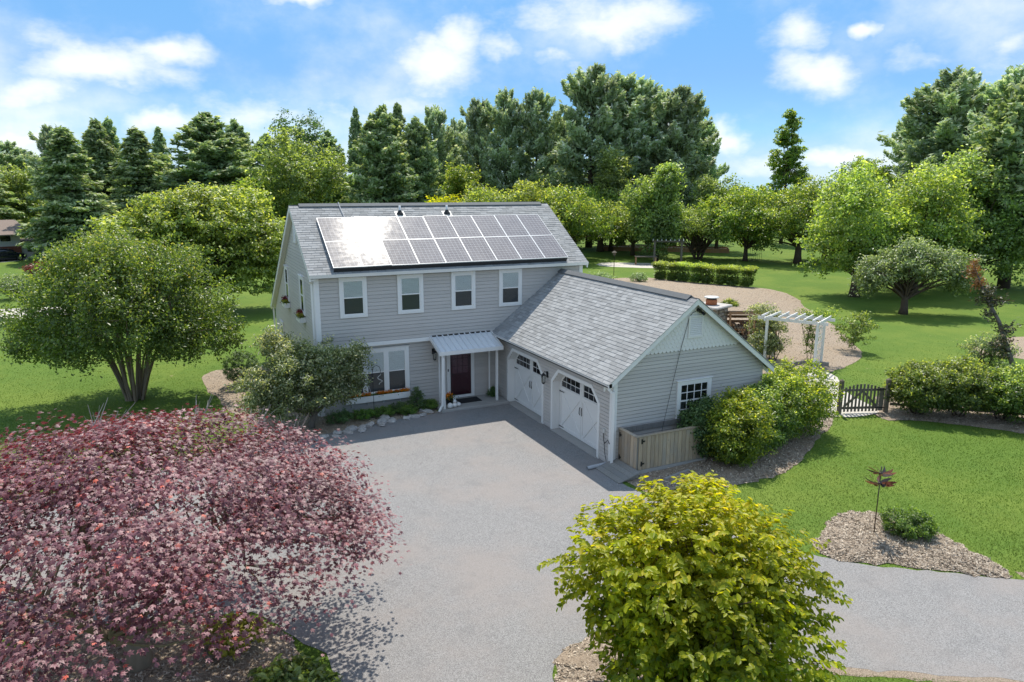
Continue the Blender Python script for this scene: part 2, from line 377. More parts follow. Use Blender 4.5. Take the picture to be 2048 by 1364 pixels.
def mat_panel():
    m, nt, N, L, out = new_mat("photovoltaic cells under glass")
    tc = N.new("ShaderNodeTexCoord")
    def grid(w, h, mortar):
        b = N.new("ShaderNodeTexBrick"); b.offset = 0; b.inputs['Scale'].default_value = 1; b.inputs['Brick Width'].default_value = w; b.inputs['Row Height'].default_value = h; b.inputs['Mortar Size'].default_value = mortar; b.inputs['Mortar Smooth'].default_value = .1
        L.new(tc.outputs['Object'], b.inputs['Vector']); return b.outputs['Fac']
    n = tex_noise(N, L, 40, 2, .5)
    col = mixc(N, L, n, (.035, .032, .045), (.055, .05, .066))
    col = mixc(N, L, grid(.157, .157, .004), col, (.50, .50, .52)); col = mixc(N, L, maprange(N, L, grid(.052, 3.0, .002), 0, 1, 0, .45, False), col, (.42, .42, .45))
    dust = tex_noise(N, L, 2.5, 6, .6, coord='World'); col = mixc(N, L, maprange(N, L, dust, .3, .8, .14, .34), col, (.34, .31, .30))
    rr = maprange(N, L, tex_noise(N, L, 5, 3, .5, coord='World'), .3, .7, .052, .070)
    p = principled(N, L, out, col, .6, .2); p.inputs['Coat Weight'].default_value = 1.0; L.new(rr, p.inputs['Coat Roughness']); p.inputs['Coat IOR'].default_value = 1.42
    return m
def mat_stone(name, a, b, c):
    m, nt, N, L, out = new_mat(name); n = tex_noise(N, L, 6, 7, .7); col = mixc(N, L, maprange(N, L, n, .35, .65, 0, 1), a, b)
    r = rnd(N, L); col = mixc(N, L, maprange(N, L, r, .3, 1, 0, .7, False), col, c); principled(N, L, out, col, .85, .25, normal=bump(N, L, n, .6, .02)); return m

MAT = dict(
    siding=mat_siding(), white=paint("white painted trim", (.77, .755, .73), .45, .05, dirt=.12), white_wood=paint("white painted wood", (.75, .735, .71), .5, .06, dirt=.2),
    vinyl=paint("white vinyl sash", (.78, .765, .74), .35, .03), door_white=paint("white garage door", (.73, .715, .69), .45, .04), scale_white=paint("pale grey fish scale siding", (.71, .69, .665), .55, .05),
    shingle=mat_shingle("light grey asphalt shingle", (.315, .318, .318), (.265, .265, .26)), ridge=mat_shingle("dark ridge vent shingle", (.185, .192, .197), (.15, .15, .15)), tar=paint("dark roof edge", (.035, .035, .037), .8, .2),
    asphalt=mat_asphalt(), lawn=mat_lawn(), mulch=mat_mulch(), chip=mat_chip(), concrete=mat_concrete(), pale_concrete=mat_concrete("pale concrete", (.46, .42, .37), (.60, .56, .50)), glass=mat_glass(), panel=mat_panel(),
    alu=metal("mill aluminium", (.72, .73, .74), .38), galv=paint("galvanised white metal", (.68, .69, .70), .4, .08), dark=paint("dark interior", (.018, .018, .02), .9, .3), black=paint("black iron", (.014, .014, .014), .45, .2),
    blind=paint("cream window blind", (.80, .80, .785), .8, .06, 12), rose_glass=paint("rose curtained pane", (.17, .075, .09), .2, .2, 12), burgundy=paint("dark burgundy door", (.075, .014, .022), .35, .15), screen=paint("dark insect screen", (.085, .085, .088), .8, .12, 40),
    pine=wood("new pine fence boards", (.36, .275, .185), (.50, .40, .29), (.33, .30, .26), (.78, 1.15), knots=True), grey_wood=wood("weathered grey boards", (.20, .185, .165), (.34, .32, .29), (.26, .25, .24)),
    gate_wood=wood("weathered brown gate wood", (.085, .07, .05), (.17, .145, .11), (.16, .15, .13)), cedar=wood("orange cedar wood", (.30, .15, .07), (.46, .26, .13), (.35, .26, .19)), soil=paint("dark potting soil", (.02, .014, .01), .95, .3, 20),
    brick=mat_stone("red brick", (.20, .07, .045), (.27, .11, .07), (.16, .06, .05)), stone=mat_stone("field stone", (.20, .17, .13), (.36, .32, .26), (.26, .20, .14)), edging=mat_stone("pale edging stone", (.36, .335, .315), (.52, .49, .46), (.42, .36, .32)),
    clay=paint("terracotta clay", (.42, .14, .06), .75, .15, 9), cap=paint("weathered metal chimney cap", (.52, .52, .50), .5, .2, 6), copper=metal("tinted copper blades", (.36, .14, .08), .3), steel=metal("dark steel rod", (.10, .08, .07), .45),
    bark_grey=bark("grey bark", (.10, .085, .07), (.21, .185, .16)), bark_brown=bark("brown bark", (.055, .04, .03), (.13, .10, .075)), bark_tan=bark("smooth tan bark", (.17, .125, .085), (.30, .24, .18), 4), bark_pale=bark("pale dead twig bark", (.30, .27, .24), (.44, .40, .36)),
    mat=paint("black rubber mat", (.02, .02, .022), .9, .3, 40), pipe=paint("grey drain pipe", (.42, .42, .43), .5, .08), roofbrown=mat_shingle("brown asphalt shingle", (.20, .155, .13), (.17, .13, .11)), cream=paint("cream rendered wall", (.62, .60, .56), .8, .06, dirt=.1),
    carpaint=paint("dark blue car paint", (.010, .012, .020), .12, .1, spec=.8), chrome=metal("chrome trim", (.7, .7, .7), .2), tyre=paint("black tyre", (.015, .015, .015), .85, .1),
)
# ------------------------------------------------------------------ ground
RNG = np.random.default_rng(7)
def smooth_poly(pts, n=6, jit=0.0, seed=0):
    rg = np.random.default_rng(seed); P = np.array(pts, float); out = []
    for i in range(len(P)):
        p0, p1, p2, p3 = P[i-1], P[i], P[(i+1) % len(P)], P[(i+2) % len(P)]
        for k in range(n):
            t = k/n; q = .5*((2*p1)+(-p0+p2)*t+(2*p0-5*p1+4*p2-p3)*t*t+(-p0+3*p1-3*p2+p3)*t**3); out.append(q+rg.normal(0, jit, 2))
    return np.array(out)
def inside(poly, x, y):
    poly = np.asarray(poly); r = np.zeros(len(x), bool); n = len(poly); j = n-1
    for i in range(n):
        xi, yi = poly[i]; xj, yj = poly[j]
        c = ((yi > y) != (yj > y)) & (x < (xj-xi)*(y-yi)/(yj-yi+1e-12)+xi); r ^= c; j = i
    return r
def sheet(name, poly, z, mat):
    me = bpy.data.meshes.new(name); me.from_pydata([(p[0], p[1], z) for p in poly], [], [tuple(range(len(poly)))]); me.materials.append(mat)
    if len(me.polygons) and me.polygons[0].normal.z < 0: me.flip_normals()
    return structure(link(name, me))
BEDS = []
def bed(name, poly, h=.08, rings=6, seed=0, jit=.05, z=.012, mat='mulch'):
    B = smooth_poly(poly, 7, jit, seed); c = B.mean(0); V = []; F = []; n = len(B); rg = np.random.default_rng(seed+50)
    for k in range(rings):
        t = 1-k/rings
        for p in B:
            q = c+(p-c)*t; hh = h*(1-t**3); V.append((q[0], q[1], z+hh+(rg.normal(0, .012) if k else 0)))
    V.append((c[0], c[1], z+h))
    for k in range(rings-1):
        for i in range(n):
            j = (i+1) % n; F.append((k*n+i, k*n+j, (k+1)*n+j, (k+1)*n+i))
    for i in range(n): F.append(((rings-1)*n+i, (rings-1)*n+(i+1) % n, rings*n))
    me = bpy.data.meshes.new(name); me.from_pydata(V, [], F); me.materials.append(MAT[mat]); fix_normals(me)
    o = structure(link(name, me)); BEDS.append((B, c, h, z)); return o

g = 3000.0
gm = MB().add([(-g, -g, 0), (g, -g, 0), (g, g, 0), (-g, g, 0)], [(0, 1, 2, 3)])
structure(gm.build("lawn", MAT['lawn']))
DRIVE = [(-40, -1.5), (-24, -3.2), (-12, -3.6), (-7, -3.2), (-3.6, -2.0), (-.6, -1.15), (1.6, -1.0), (4.45, -.55), (7.4, -.4), (7.4, -8.2), (6.95, -9.3), (7.05, -10.4), (7.5, -12.4), (8.25, -14.2), (9.2, -15.4), (11.8, -17.35), (15, -19.5), (40, -34), (37, -38), (13, -22.2), (8.4, -19.35), (5.3, -17.4), (4.2, -16.2), (2.6, -15.0), (1.4, -15.3), (.7, -16.4), (.5, -19), (-3.5, -19), (-2.6, -15), (-2.3, -13.6), (-3.4, -11.5), (-7, -10.4), (-14, -10.2), (-24, -9.6), (-40, -8)]
def ragged(poly, step=.25, amp=.03, seed=1):
    rg = np.random.default_rng(seed); P = np.array(poly, float); out = []
    for i in range(len(P)):
        a, b = P[i], P[(i+1) % len(P)]; L_ = np.linalg.norm(b-a); k = max(1, int(L_/step)); house_side = max(a[0], b[0]) > 4.4 and min(a[1], b[1]) > -8.3 and max(a[0], b[0]) < 7.5
        for j in range(k):
            q = a+(b-a)*j/k; out.append(q+(rg.normal(0, amp, 2) if not house_side else 0))
    return np.array(out)
DRIVE = ragged(DRIVE)
DRV = np.array(DRIVE)
sheet("driveway", DRIVE, .006, MAT['asphalt'])
sheet("neighbour_path", [(-60, 42), (-14.6, 34.4), (-8.5, 33.6), (-8.3, 30.2), (-14.2, 29.9), (-60, 33)], .006, MAT['pale_concrete'])
sheet("neighbour_driveway", [(-60, 60), (-30, 71.8), (-21.5, 72.8), (-18.6, 76.0), (-18.6, 78.6), (-22, 78.6), (-60, 78)], .006, MAT['pale_concrete'])
bed("mulch_bed", [(7.1, -9.95), (8.1, -10.35), (10.2, -10.85), (11.8, -10.7), (13.2, -10.1), (15.2, -9.0), (17.0, -8.0), (17.7, -7.1), (16.2, -6.2), (14.2, -6.6), (13.2, -7.7), (10.4, -7.95), (8.6, -8.0), (7.45, -8.4)], .07, seed=1)
bed("mulch_bed", [(19.0, -8.5), (20.2, -9.4), (22.0, -11.6), (24.0, -14.2), (27.5, -15.5), (29.5, -13.5), (25.8, -9.4), (22.2, -6.6), (20.2, -7.2)], .06, seed=2)
bed("mulch_bed", [(8.75, -14.75), (9.7, -13.95), (10.9, -13.45), (11.9, -13.75), (12.35, -14.9), (12.1, -16.3), (11.75, -17.2), (10.8, -16.55), (9.6, -15.6)], .10, seed=3)
bed("mulch_bed", [(36.0, 30.5), (38.6, 25), (41.2, 19.5), (39.6, 15), (36.6, 11.2), (32.5, 5.2), (29.3, 1.2), (27.0, -1.2), (23.8, -2.6), (21.4, -2.4), (17.0, 0), (14.4, 4.0), (16.0, 12.0), (22.0, 22.0), (29.0, 30.0)], .35, seed=4, rings=8)
bed("mulch_bed", [(-3.5, 8.6), (-2.2, 9.8), (-.2, 8.6), (0.1, 3.0), (.1, .6), (3.4, .4), (4.3, .2), (4.3, -.75), (2.6, -.95), (.8, -1.25), (-1.0, -1.3), (-2.2, .8), (-2.95, 3.8)], .06, seed=5)
bed("mulch_bed", [(1.25, -15.55), (2.4, -15.1), (3.8, -15.95), (4.9, -17.1), (5.35, -18.2), (4.6, -19.6), (2.4, -19.8), (.9, -18.6), (.8, -16.8)], .10, seed=6)
bed("mulch_bed", [(-2.75, -13.5), (-3.3, -11.9), (-5.2, -10.9), (-7.6, -11.0), (-9.6, -12.4), (-9.6, -15.0), (-7, -16.5), (-4.2, -16.6), (-2.9, -15.2)], .10, seed=7)
sheet("soil_verge", ragged([(4.6, -17.0), (5.35, -17.35), (8.4, -19.28), (13, -22.1), (12.9, -22.38), (8.3, -19.50), (5.2, -17.62)], .2, .03, 4), .004, MAT['mulch'])
sheet("soil_verge", ragged([(12.0, -17.45), (15.2, -19.5), (22, -23.6), (22.1, -23.3), (15.4, -19.15), (12.1, -17.1)], .2, .04, 5), .004, MAT['mulch'])
sheet("bare_soil", smooth_poly([(33.0, -3.6), (35.5, -2.0), (39, -1.6), (42, -3.4), (38, -5.4), (35, -5.6)], 6, .12, 3), .006, MAT['mulch'])
sheet("gravel_patch", smooth_poly([(38.2, 41.2), (40.6, 43.6), (45, 41.0), (47, 37.0), (44, 35.8), (40.5, 38.0)], 6, .1, 4), .006, MAT['pale_concrete'])
# the paved garden walk behind the gate
sheet("garden_path", smooth_poly([(17.6, -7.5), (19.6, -7.9), (20.7, -5.6), (22.4, -3.6), (23.0, -1.8), (22.0, -.9), (20.2, -2.8), (18.6, -5.2)], 5, .02, 8), .02, MAT['pale_concrete'])

def chips():
    rg = np.random.default_rng(3); P = []
    for (B, c, h, z), n in zip(BEDS, (14000, 6000, 12000, 9000, 5000, 8000, 12000)):
        i = rg.integers(0, len(B), n); f = rg.random(n)[:, None]; e = B[i]*(1-f)+B[(i+1) % len(B)]*f; t = np.sqrt(rg.random(n))*1.005
        q = c+(e-c)*t[:, None]; P.append(np.c_[q, z+h*(1-t**3)+.012])
    P = np.concatenate(P); n = len(P); d = rg.normal(0, 1, (n, 3))*[1, 1, .35]; d /= np.linalg.norm(d, axis=1)[:, None]
    s = np.cross(d, np.array([0, 0, 1.0])+rg.normal(0, .4, (n, 3))); s /= np.linalg.norm(s, axis=1)[:, None]
    l = rg.uniform(.012, .045, n)[:, None]*d; w = rg.uniform(.005, .013, n)[:, None]*s
    V = np.stack([P-l-w, P+l-w, P+l+w, P-l+w], 1).reshape(-1, 3); t = np.repeat(rg.random(n), 4)
    tag(stuff(link("mulch_chips", raw_mesh("mulch_chips", V, np.arange(n*4), 4, MAT['chip'], t))), "scattered pale wood mulch chips over the planting beds", "mulch")
chips()

GRASS = leafmat("grass blades", (.066, .122, .018), (.125, .198, .034), (.24, .265, .075), .35, .010, .5, (1.2, 1.3, .5), .35)
def grass():
    rg = np.random.default_rng(11); n = 1500000
    dist = 10+rg.random(n)**1.4*38; px = rg.uniform(-500, 2650, n)
    d = _f[None, :]+_r[None, :]*((px-1024)/FPX)[:, None]; hd = d[:, :2]/np.linalg.norm(d[:, :2], axis=1)[:, None]
    x = CAM[0]+hd[:, 0]*dist; y = CAM[1]+hd[:, 1]*dist
    ok = ~inside(DRV, x, y)
    for (B, c, h, z) in BEDS: ok &= ~inside(B, x, y)
    ok &= ~inside(np.array([(4.6, -17.0), (5.35, -17.35), (8.4, -19.28), (13, -22.1), (12.95, -22.30), (8.32, -19.44), (5.2, -17.56)]), x, y)
    ok &= ~((x > .1) & (x < 11.3) & (y > .2) & (y < 11.5)); ok &= ~((x > 7.3) & (x < 13.4) & (y > -9.1) & (y < .5)); ok &= ~((x > 0) & (x < 13.5) & (y > 11))
    # the strip hidden behind the house can stay bare
    x = x[ok]; y = y[ok]; dd = dist[ok]; n = len(x)
    keep = rg.random(n) < .50*np.clip((46-dd)/22, 0, 1); x = x[keep]; y = y[keep]; dd = dd[keep]; n = len(x)
    a = rg.uniform(0, 2*math.pi, n); w = rg.uniform(.004, .010, n)*(dd/20)**.7; h = rg.uniform(.018, .050, n); lean = rg.normal(0, .022, (n, 2))
    B0 = np.c_[x-np.cos(a)*w, y-np.sin(a)*w, np.zeros(n)]; B1 = np.c_[x+np.cos(a)*w, y+np.sin(a)*w, np.zeros(n)]; T = np.c_[x+lean[:, 0], y+lean[:, 1], h]
    V = np.stack([B0, B1, T], 1).reshape(-1, 3); pt = .5+.22*np.sin(x*.7+2*np.sin(y*.45))*np.cos(y*.8+1.3*np.sin(x*.37))+.12*np.sin(x*2.3+y*1.7); t = np.repeat(np.clip(rg.normal(0, .2, n)+pt, 0, 1), 3)
    tag(stuff(link("grass", raw_mesh("grass", V, np.arange(n*3), 3, GRASS, t))), "short mown green grass blades of the lawn", "grass")
    print("grass blades", n)
grass()
# ------------------------------------------------------------------ the house
house = thing("house", "two storey grey clapboard house with saltbox roof and attached two door garage", "house", (0, 0, 0))
WX0, WX1, YF, YL, YB = .2, 11.2, .30, .47, 11.30
RY, RZ, S = 3.64, 7.70, .635
GX0, GX1, GY = 7.36, 13.3, -8.05
GRX, GRZ, GS = 10.2, 5.06, .745
def rz_main(y): return RZ-abs(y-RY)*S
def rz_gar(x): return GRZ-abs(x-GRX)*GS
class Fr:
    """a wall plane: u along the wall, z up, w outwards"""
    def __init__(s, o, u, n): s.o = np.array(o, float); s.u = np.array(u, float); s.n = np.array(n, float)
    def P(s, u, z, w): return s.o+s.u*u+s.n*w+np.array([0, 0, z])
    def box(s, mb, u0, u1, z0, z1, w0, w1):
        return mb.hexa([s.P(u0, z0, w1), s.P(u1, z0, w1), s.P(u1, z0, w0), s.P(u0, z0, w0)], [s.P(u0, z1, w1), s.P(u1, z1, w1), s.P(u1, z1, w0), s.P(u0, z1, w0)])
    def plate(s, mb, pts, w0, w1):
        n = len(pts); b = [s.P(u, z, w0) for u, z in pts]; t = [s.P(u, z, w1) for u, z in pts]
        return mb.add(b+t, [tuple(range(n-1, -1, -1)), tuple(range(n, 2*n))]+[(i, (i+1) % n, n+(i+1) % n, n+i) for i in range(n)])
F_UP = Fr((0, YF, 0), (1, 0, 0), (0, -1, 0)); F_LO = Fr((0, YL, 0), (1, 0, 0), (0, -1, 0)); F_GAB = Fr((0, GY, 0), (1, 0, 0), (0, -1, 0))
F_LEFT = Fr((WX0, 0, 0), (0, -1, 0), (-1, 0, 0)); F_GL = Fr((GX0, 0, 0), (0, -1, 0), (-1, 0, 0)); F_RIGHT = Fr((WX1, 0, 0), (0, 1, 0), (1, 0, 0))
def siding(wall, fr, z0, z1, left, right, holes=(), exp=.12):
    n = int(math.ceil((z1-z0)/exp))
    for k in range(n):
        zb = z0+k*exp+.020; zt = min(zb+exp-.020, z1+.004)
        if zt-zb < .02: continue
        zm = (zb+zt)/2; segs = [(left, right)]; segs = [(None, None)]
        cuts = sorted([(hl(zm), hr(zm)) for (ha, hb, hl, hr) in holes if ha < zm < hb])
        lo = 'L'; parts = []
        for (a, b) in cuts: parts.append((lo, a)); lo = b
        parts.append((lo, 'R'))
        for a, b in parts:
            ub0, ut0 = (left(zb), left(zt)) if a == 'L' else (a, a); ub1, ut1 = (right(zb), right(zt)) if b == 'R' else (b, b)
            if max(ub1-ub0, ut1-ut0) < .03: continue
            if ut1 < ut0: ut0 = ut1 = (ut0+ut1)/2
            if ub1 < ub0: continue
            mb = MB().hexa([fr.P(ub0, zb, .027), fr.P(ub1, zb, .027), fr.P(ub1, zb, 0), fr.P(ub0, zb, 0)], [fr.P(ut0, zt, .019), fr.P(ut1, zt, .019), fr.P(ut1, zt, 0), fr.P(ut0, zt, 0)])
            mb.build("siding_board", MAT['siding'], wall)
C = lambda v: (lambda z: v)
# cores
main_wall = MB().prism([(YL, 0), (YB, 0), (YB, rz_main(YB)-.12), (RY, RZ-.14), (YF, rz_main(YF)-.12), (YF, 2.66), (YL, 2.66)], 0, WX0, WX1)
main_wall = main_wall.build("wall", MAT['siding'], house); fix_normals(main_wall.data)
siding(main_wall, F_UP, 2.74, 5.28, C(WX0+.15), C(WX1-.14), exp=.135)
siding(main_wall, F_LO, .06, 2.66, C(WX0+.15), C(GX0), exp=.135)
lw_top = lambda z: (-(RY-(RZ-.12-z)/S), -(RY+(RZ-.12-z)/S))
siding(main_wall, F_LEFT, .06, 7.5, lambda z: max(-YB, lw_top(z)[1]) if z > .1 else -YB, lambda z: min(-YF-.0, lw_top(z)[0]) if z > 5.4 else (-YF if z > 2.7 else -YL), exp=.13)
# garage: piers, header and gable as one open-fronted core
D1 = (-3.55, -.70); D2 = (-7.28, -4.33); DT = 2.20; CH = .42; RC = .27
gar = MB()
for (a, b) in ((GY, D2[0]), (D2[1], D1[0]), (D1[1], YL)): gar.box(GX0, GX0+.14, a, b, 0, DT)
gar.box(GX0, GX0+.14, GY, YL, DT, 2.86)
for (a, b) in (D1, D2):
    for (y, sgn) in ((a, 1), (b, -1)): gar.prism([(y, DT), (y, DT-CH), (y+sgn*CH, DT)], 0, GX0, GX0+.14)
gar.prism([(GX0+.14, 0), (GX1, 0), (GX1, rz_gar(GX1)-.12), (GRX, GRZ-.14), (GX0+.14, rz_gar(GX0+.14)-.12)], 1, GY, GY+.12)
gar.box(GX1-.12, GX1, GY+.12, YF, 0, rz_gar(GX1)-.14); gar.box(GX0+.14, GX1-.12, YF-.1, YF, 0, 2.5)
gar_wall = gar.build("garage_wall", MAT['siding'], house); fix_normals(gar_wall.data)
hole = lambda d: (0.0, DT, (lambda z: -d[1]+max(0, z-(DT-CH))), (lambda z: -d[0]-max(0, z-(DT-CH))))
siding(gar_wall, F_GL, .06, 2.62, C(-YL), C(-GY-.1), [hole(D1), hole(D2)])
SCZ = 3.46
siding(gar_wall, F_GAB, .06, SCZ+.06, lambda z: max(GX0+.1, GRX-(GRZ-.12-z)/GS), lambda z: min(GX1, GRX+(GRZ-.12-z)/GS), exp=.115)
# fish scale gable
def scales():
    mb = MB(); w, ex = .15, .125; z = SCZ; k = 0
    mb_w = MB(); F_GAB.plate(mb_w, [(GRX-(GRZ-.12-SCZ)/GS, SCZ), (GRX+(GRZ-.12-SCZ)/GS, SCZ), (GRX, GRZ-.12)], .002, .030); mb_w.build("gable_panel", MAT['scale_white'], house)
    while z < GRZ-.2:
        half = (GRZ-.14-z)/GS; n = int(2*half/w); off = (w/2 if k % 2 else 0)
        for i in range(-n//2-1, n//2+2):
            u = GRX+i*w+off
            if abs(u-GRX)+w/2 > half: continue
            pts = [(u+math.cos(a)*w*.49, z+math.sin(a)*w*.42) for a in np.linspace(math.pi, 2*math.pi, 7)]; zt = z+ex*.9
            if abs(u-GRX)+w/2 > (GRZ-.14-zt)/GS: zt = z+.01
            pts += [(u+w*.49, zt), (u-w*.49, zt)]
            b = [F_GAB.P(p[0], p[1], .030) for p in pts]; t = [F_GAB.P(p[0], p[1],   .034+.016*(1-(p[1]-z+.07)/.2)) for p in pts]; m = len(pts)
            mb.add(b+t, [tuple(range(m, 2*m))]+[(q, (q+1) % m, m+(q+1) % m, m+q) for q in range(m)])
        z += ex; k += 1
    stuff(mb.build("fish_scale_siding", MAT['scale_white'], house))
scales()
# trims
tr = MB(); F_UP.box(tr, WX0-.02, WX0+.15, 2.60, 5.30, -.02, .045); tr.build("corner_board", MAT['white'], house)
tr = MB(); F_LEFT.box(tr, -YF-.15, -YF+.02, 2.66, 5.35, -.02, .045); tr.build("corner_board", MAT['white'], house)
tr = MB(); F_UP.box(tr, WX1-.14, WX1+.02, 2.60, 5.30, -.02, .045); tr.build("corner_board", MAT['white'], house)
tr = MB(); F_RIGHT.box(tr, YF, YF+.15, 2.66, 5.3, -.01, .03); tr.build("corner_board", MAT['white'], house)
tr = MB(); F_UP.box(tr, WX0+.15, GX0+.2, 2.60, 2.745, -.02, .050); tr.build("jetty_trim", MAT['white'], house)
tr = MB(); tr.box(WX0-.02, GX0, YF+.01, YL+.02, 2.58, 2.605); tr.build("jetty_soffit", MAT['white'], house)
tr = MB(); F_GL.box(tr, -GY-.12, -GY+.02, 0, 2.66, -.02, .042); tr.build("corner_board", MAT['white'], house)
tr = MB(); F_GAB.box(tr, GX0-.02, GX0+.12, 0, 2.84, -.02, .042); tr.build("corner_board", MAT['white'], house)
tr = MB(); F_LO.box(tr, WX0-.01, WX0+.15, 0, 2.58, -.02, .042); tr.build("corner_board", MAT['white'], house)

# ---- roofs
def roof_slab(name, axis, a0, a1, prof, mat): return MB().prism(prof, axis, a0, a1).build(name, mat, house)
XL, XR = -.02, 11.31
roof = roof_slab("roof", 0, XL+.06, XR-.06, [(-.02, 5.355), (RY, RZ-.02), (11.62, rz_main(11.62)-.02), (11.62, rz_main(11.62)-.14), (RY, RZ-.16), (-.02, 5.235)], MAT['tar']); fix_normals(roof.data)
groof = roof_slab("garage_roof", 1, -8.24, .36, [(7.02, rz_gar(7.02)-.02), (GRX, GRZ-.02), (13.6, rz_gar(13.6)-.02), (13.6, rz_gar(13.6)-.12), (GRX, GRZ-.14), (7.02, rz_gar(7.02)-.12)], MAT['tar']); fix_normals(groof.data)
def tab_verts(w, e, t0=.017, t1=.004, lap=.03):
    """one shingle tab: x across 0..w, y up the slope 0..e(+lap), z thickness"""
    return [(.004, 0, 0), (w-.004, 0, 0), (w-.004, e+lap, 0), (.004, e+lap, 0), (.004, 0, t0), (w-.004, 0, t0), (w-.004, e+lap, t1), (.004, e+lap, t1)]
BOXF = [(0, 3, 2, 1), (4, 5, 6, 7), (0, 1, 5, 4), (1, 2, 6, 5), (2, 3, 7, 6), (3, 0, 4, 7)]
def shingles(parent, origin, ux, uy, length, slope_len, tabw, exp, n_obj, near_end, rg):
    """rows of tabs laid up a slope: the n_obj tabs nearest one end are parts of their own"""
    ux = np.array(ux, float); uy = np.array(uy, float); un = np.cross(ux, uy); un /= np.linalg.norm(un); O = np.array(origin, float)
    base = MB().add(tab_verts(tabw, exp), BOXF).mesh("shingle", MAT['shingle']); cells = []
    rows = int(slope_len/exp)
    for r in range(rows):
        off = [0, .5, .25, .75][r % 4]*tabw; x = -off
        while x < length-.02:
            a = max(x, 0); b = min(x+tabw, length)
            if b-a > .03: cells.append((a, b, r*exp, min(exp, slope_len-r*exp), b-a > tabw-.005))
            x += tabw
    full = [c for c in cells if c[4]]; full.sort(key=lambda c: abs(c[0]-near_end)); objs = set(id(c) for c in full[:n_obj])
    rest = MB(); rotm = Matrix((ux, uy, un)).transposed().to_4x4()
    for c in cells:
        a, b, y, e, _ = c; up = rg.uniform(0, .006)
        if id(c) in objs:
            o = link("shingle", base, parent); o.matrix_local = Matrix.Translation(Vector(O+ux*a+uy*y+un*up)) @ rotm
        else:
            vs = [tuple(O+ux*(a+v[0]*(b-a)/tabw)+uy*(y+v[1])+un*(v[2]+up)) for v in tab_verts(tabw, e)]; rest.add(vs, BOXF)
    stuff(rest.build("shingle_field", MAT['shingle'], parent))
rgs = np.random.default_rng(5)
k = 1/math.hypot(1, S); shingles(roof, (XL, -.03, 5.355), (1, 0, 0), (0, k, S*k), XR-XL, math.hypot(RY+.03, RZ-5.37), .305, .142, 0, 0, rgs)
k = 1/math.hypot(1, GS); shingles(groof, (7.0, .30, rz_gar(7.0)-.015), (0, -1, 0), (k, 0, GS*k), 8.63, math.hypot(GRX-7.0, GRZ-rz_gar(7.0)), .305, .140, 300, 8.63, rgs)
# back slopes, one sheet each
kb = MB(); kb.hexa([(XL, RY, RZ-.018), (XR, RY, RZ-.018), (XR, 11.64, rz_main(11.64)-.018), (XL, 11.64, rz_main(11.64)-.018)], [(XL, RY, RZ), (XR, RY, RZ), (XR, 11.64, rz_main(11.64)), (XL, 11.64, rz_main(11.64))]); kb.build("rear_slope", MAT['shingle'], roof)
kb = MB(); kb.hexa([(GRX, -8.33, GRZ-.018), (13.63, -8.33, rz_gar(13.63)-.018), (13.63, .36, rz_gar(13.63)-.018), (GRX, .36, GRZ-.018)], [(GRX, -8.33, GRZ), (13.63, -8.33, rz_gar(13.63)), (13.63, .36, rz_gar(13.63)), (GRX, .36, GRZ)]); kb.build("rear_slope", MAT['shingle'], groof)
# ridge vents: raised caps with a dark slot underneath
def ridge(parent, p, q, side, sl):
    p = np.array(p, float); q = np.array(q, float); s = np.array(side, float)
    mb = MB()
    for sg in (-1, 1):
        e = s*sg*.17; dz = np.array([0, 0, -.17*sl]); up = np.array([0, 0, .052])
        mb.hexa([p+up*.55, q+up*.55, q+e+dz+up*.55, p+e+dz+up*.55], [p+up, q+up, q+e+dz+up, p+e+dz+up])
    mb.build("ridge_cap", MAT['ridge'], parent)
    mb = MB()
    for sg in (-1, 1):
        e = s*sg*.15; dz = np.array([0, 0, -.15*sl]); up = np.array([0, 0, .028])
        mb.hexa([p, q, q+e+dz, p+e+dz], [p+up, q+up, q+e+dz+up, p+e+dz+up])
    mb.build("ridge_vent", MAT['tar'], parent)
ridge(roof, (.35, RY, RZ+.005), (10.95, RY, RZ+.005), (0, 1, 0), S)
ridge(groof, (GRX, -7.95, GRZ+.005), (GRX, .28, GRZ+.005), (1, 0, 0), GS)
# rake boards
def rake(p, q, th, drop, axis):
    p = np.array(p, float); q = np.array(q, float); n = np.array((1, 0, 0) if axis == 0 else (0, 1, 0), float)*th; d = np.array([0, 0, -drop])
    mb = MB().hexa([p+d, q+d, q+d+n, p+d+n], [p, q, q+n, p+n]); return mb.build("rake_board", MAT['white'], house)
for x, t in ((XL+.005, .05), (XR-.055, .05)):
    rake((x, -.02, 5.345), (x, RY, RZ-.03), t, .20, 0); rake((x, RY, RZ-.03), (x, 11.6, rz_main(11.6)-.03), t, .20, 0)
for a, b in (((7.04, -8.30, rz_gar(7.04)-.03), (GRX, -8.30, GRZ-.03)), ((GRX, -8.30, GRZ-.03), (13.58, -8.30, rz_gar(13.58)-.03))):
    rake(a, b, .05, .17, 1)
    a2 = np.array(a)+[0, .27-.012, -.13]; b2 = np.array(b)+[0, .27-.012, -.13]; rake(a2, b2, .03, .13, 1)
for (ya, yb) in ((.0, RY), (RY, 11.6)):
    MB().hexa([(.045, ya, rz_main(ya)-.20), (WX0+.02, ya, rz_main(ya)-.20), (WX0+.02, yb, rz_main(yb)-.20), (.045, yb, rz_main(yb)-.20)], [(.045, ya, rz_main(ya)-.165), (WX0+.02, ya, rz_main(ya)-.165), (WX0+.02, yb, rz_main(yb)-.165), (.045, yb, rz_main(yb)-.165)]).build("rake_soffit", MAT['white'], house)
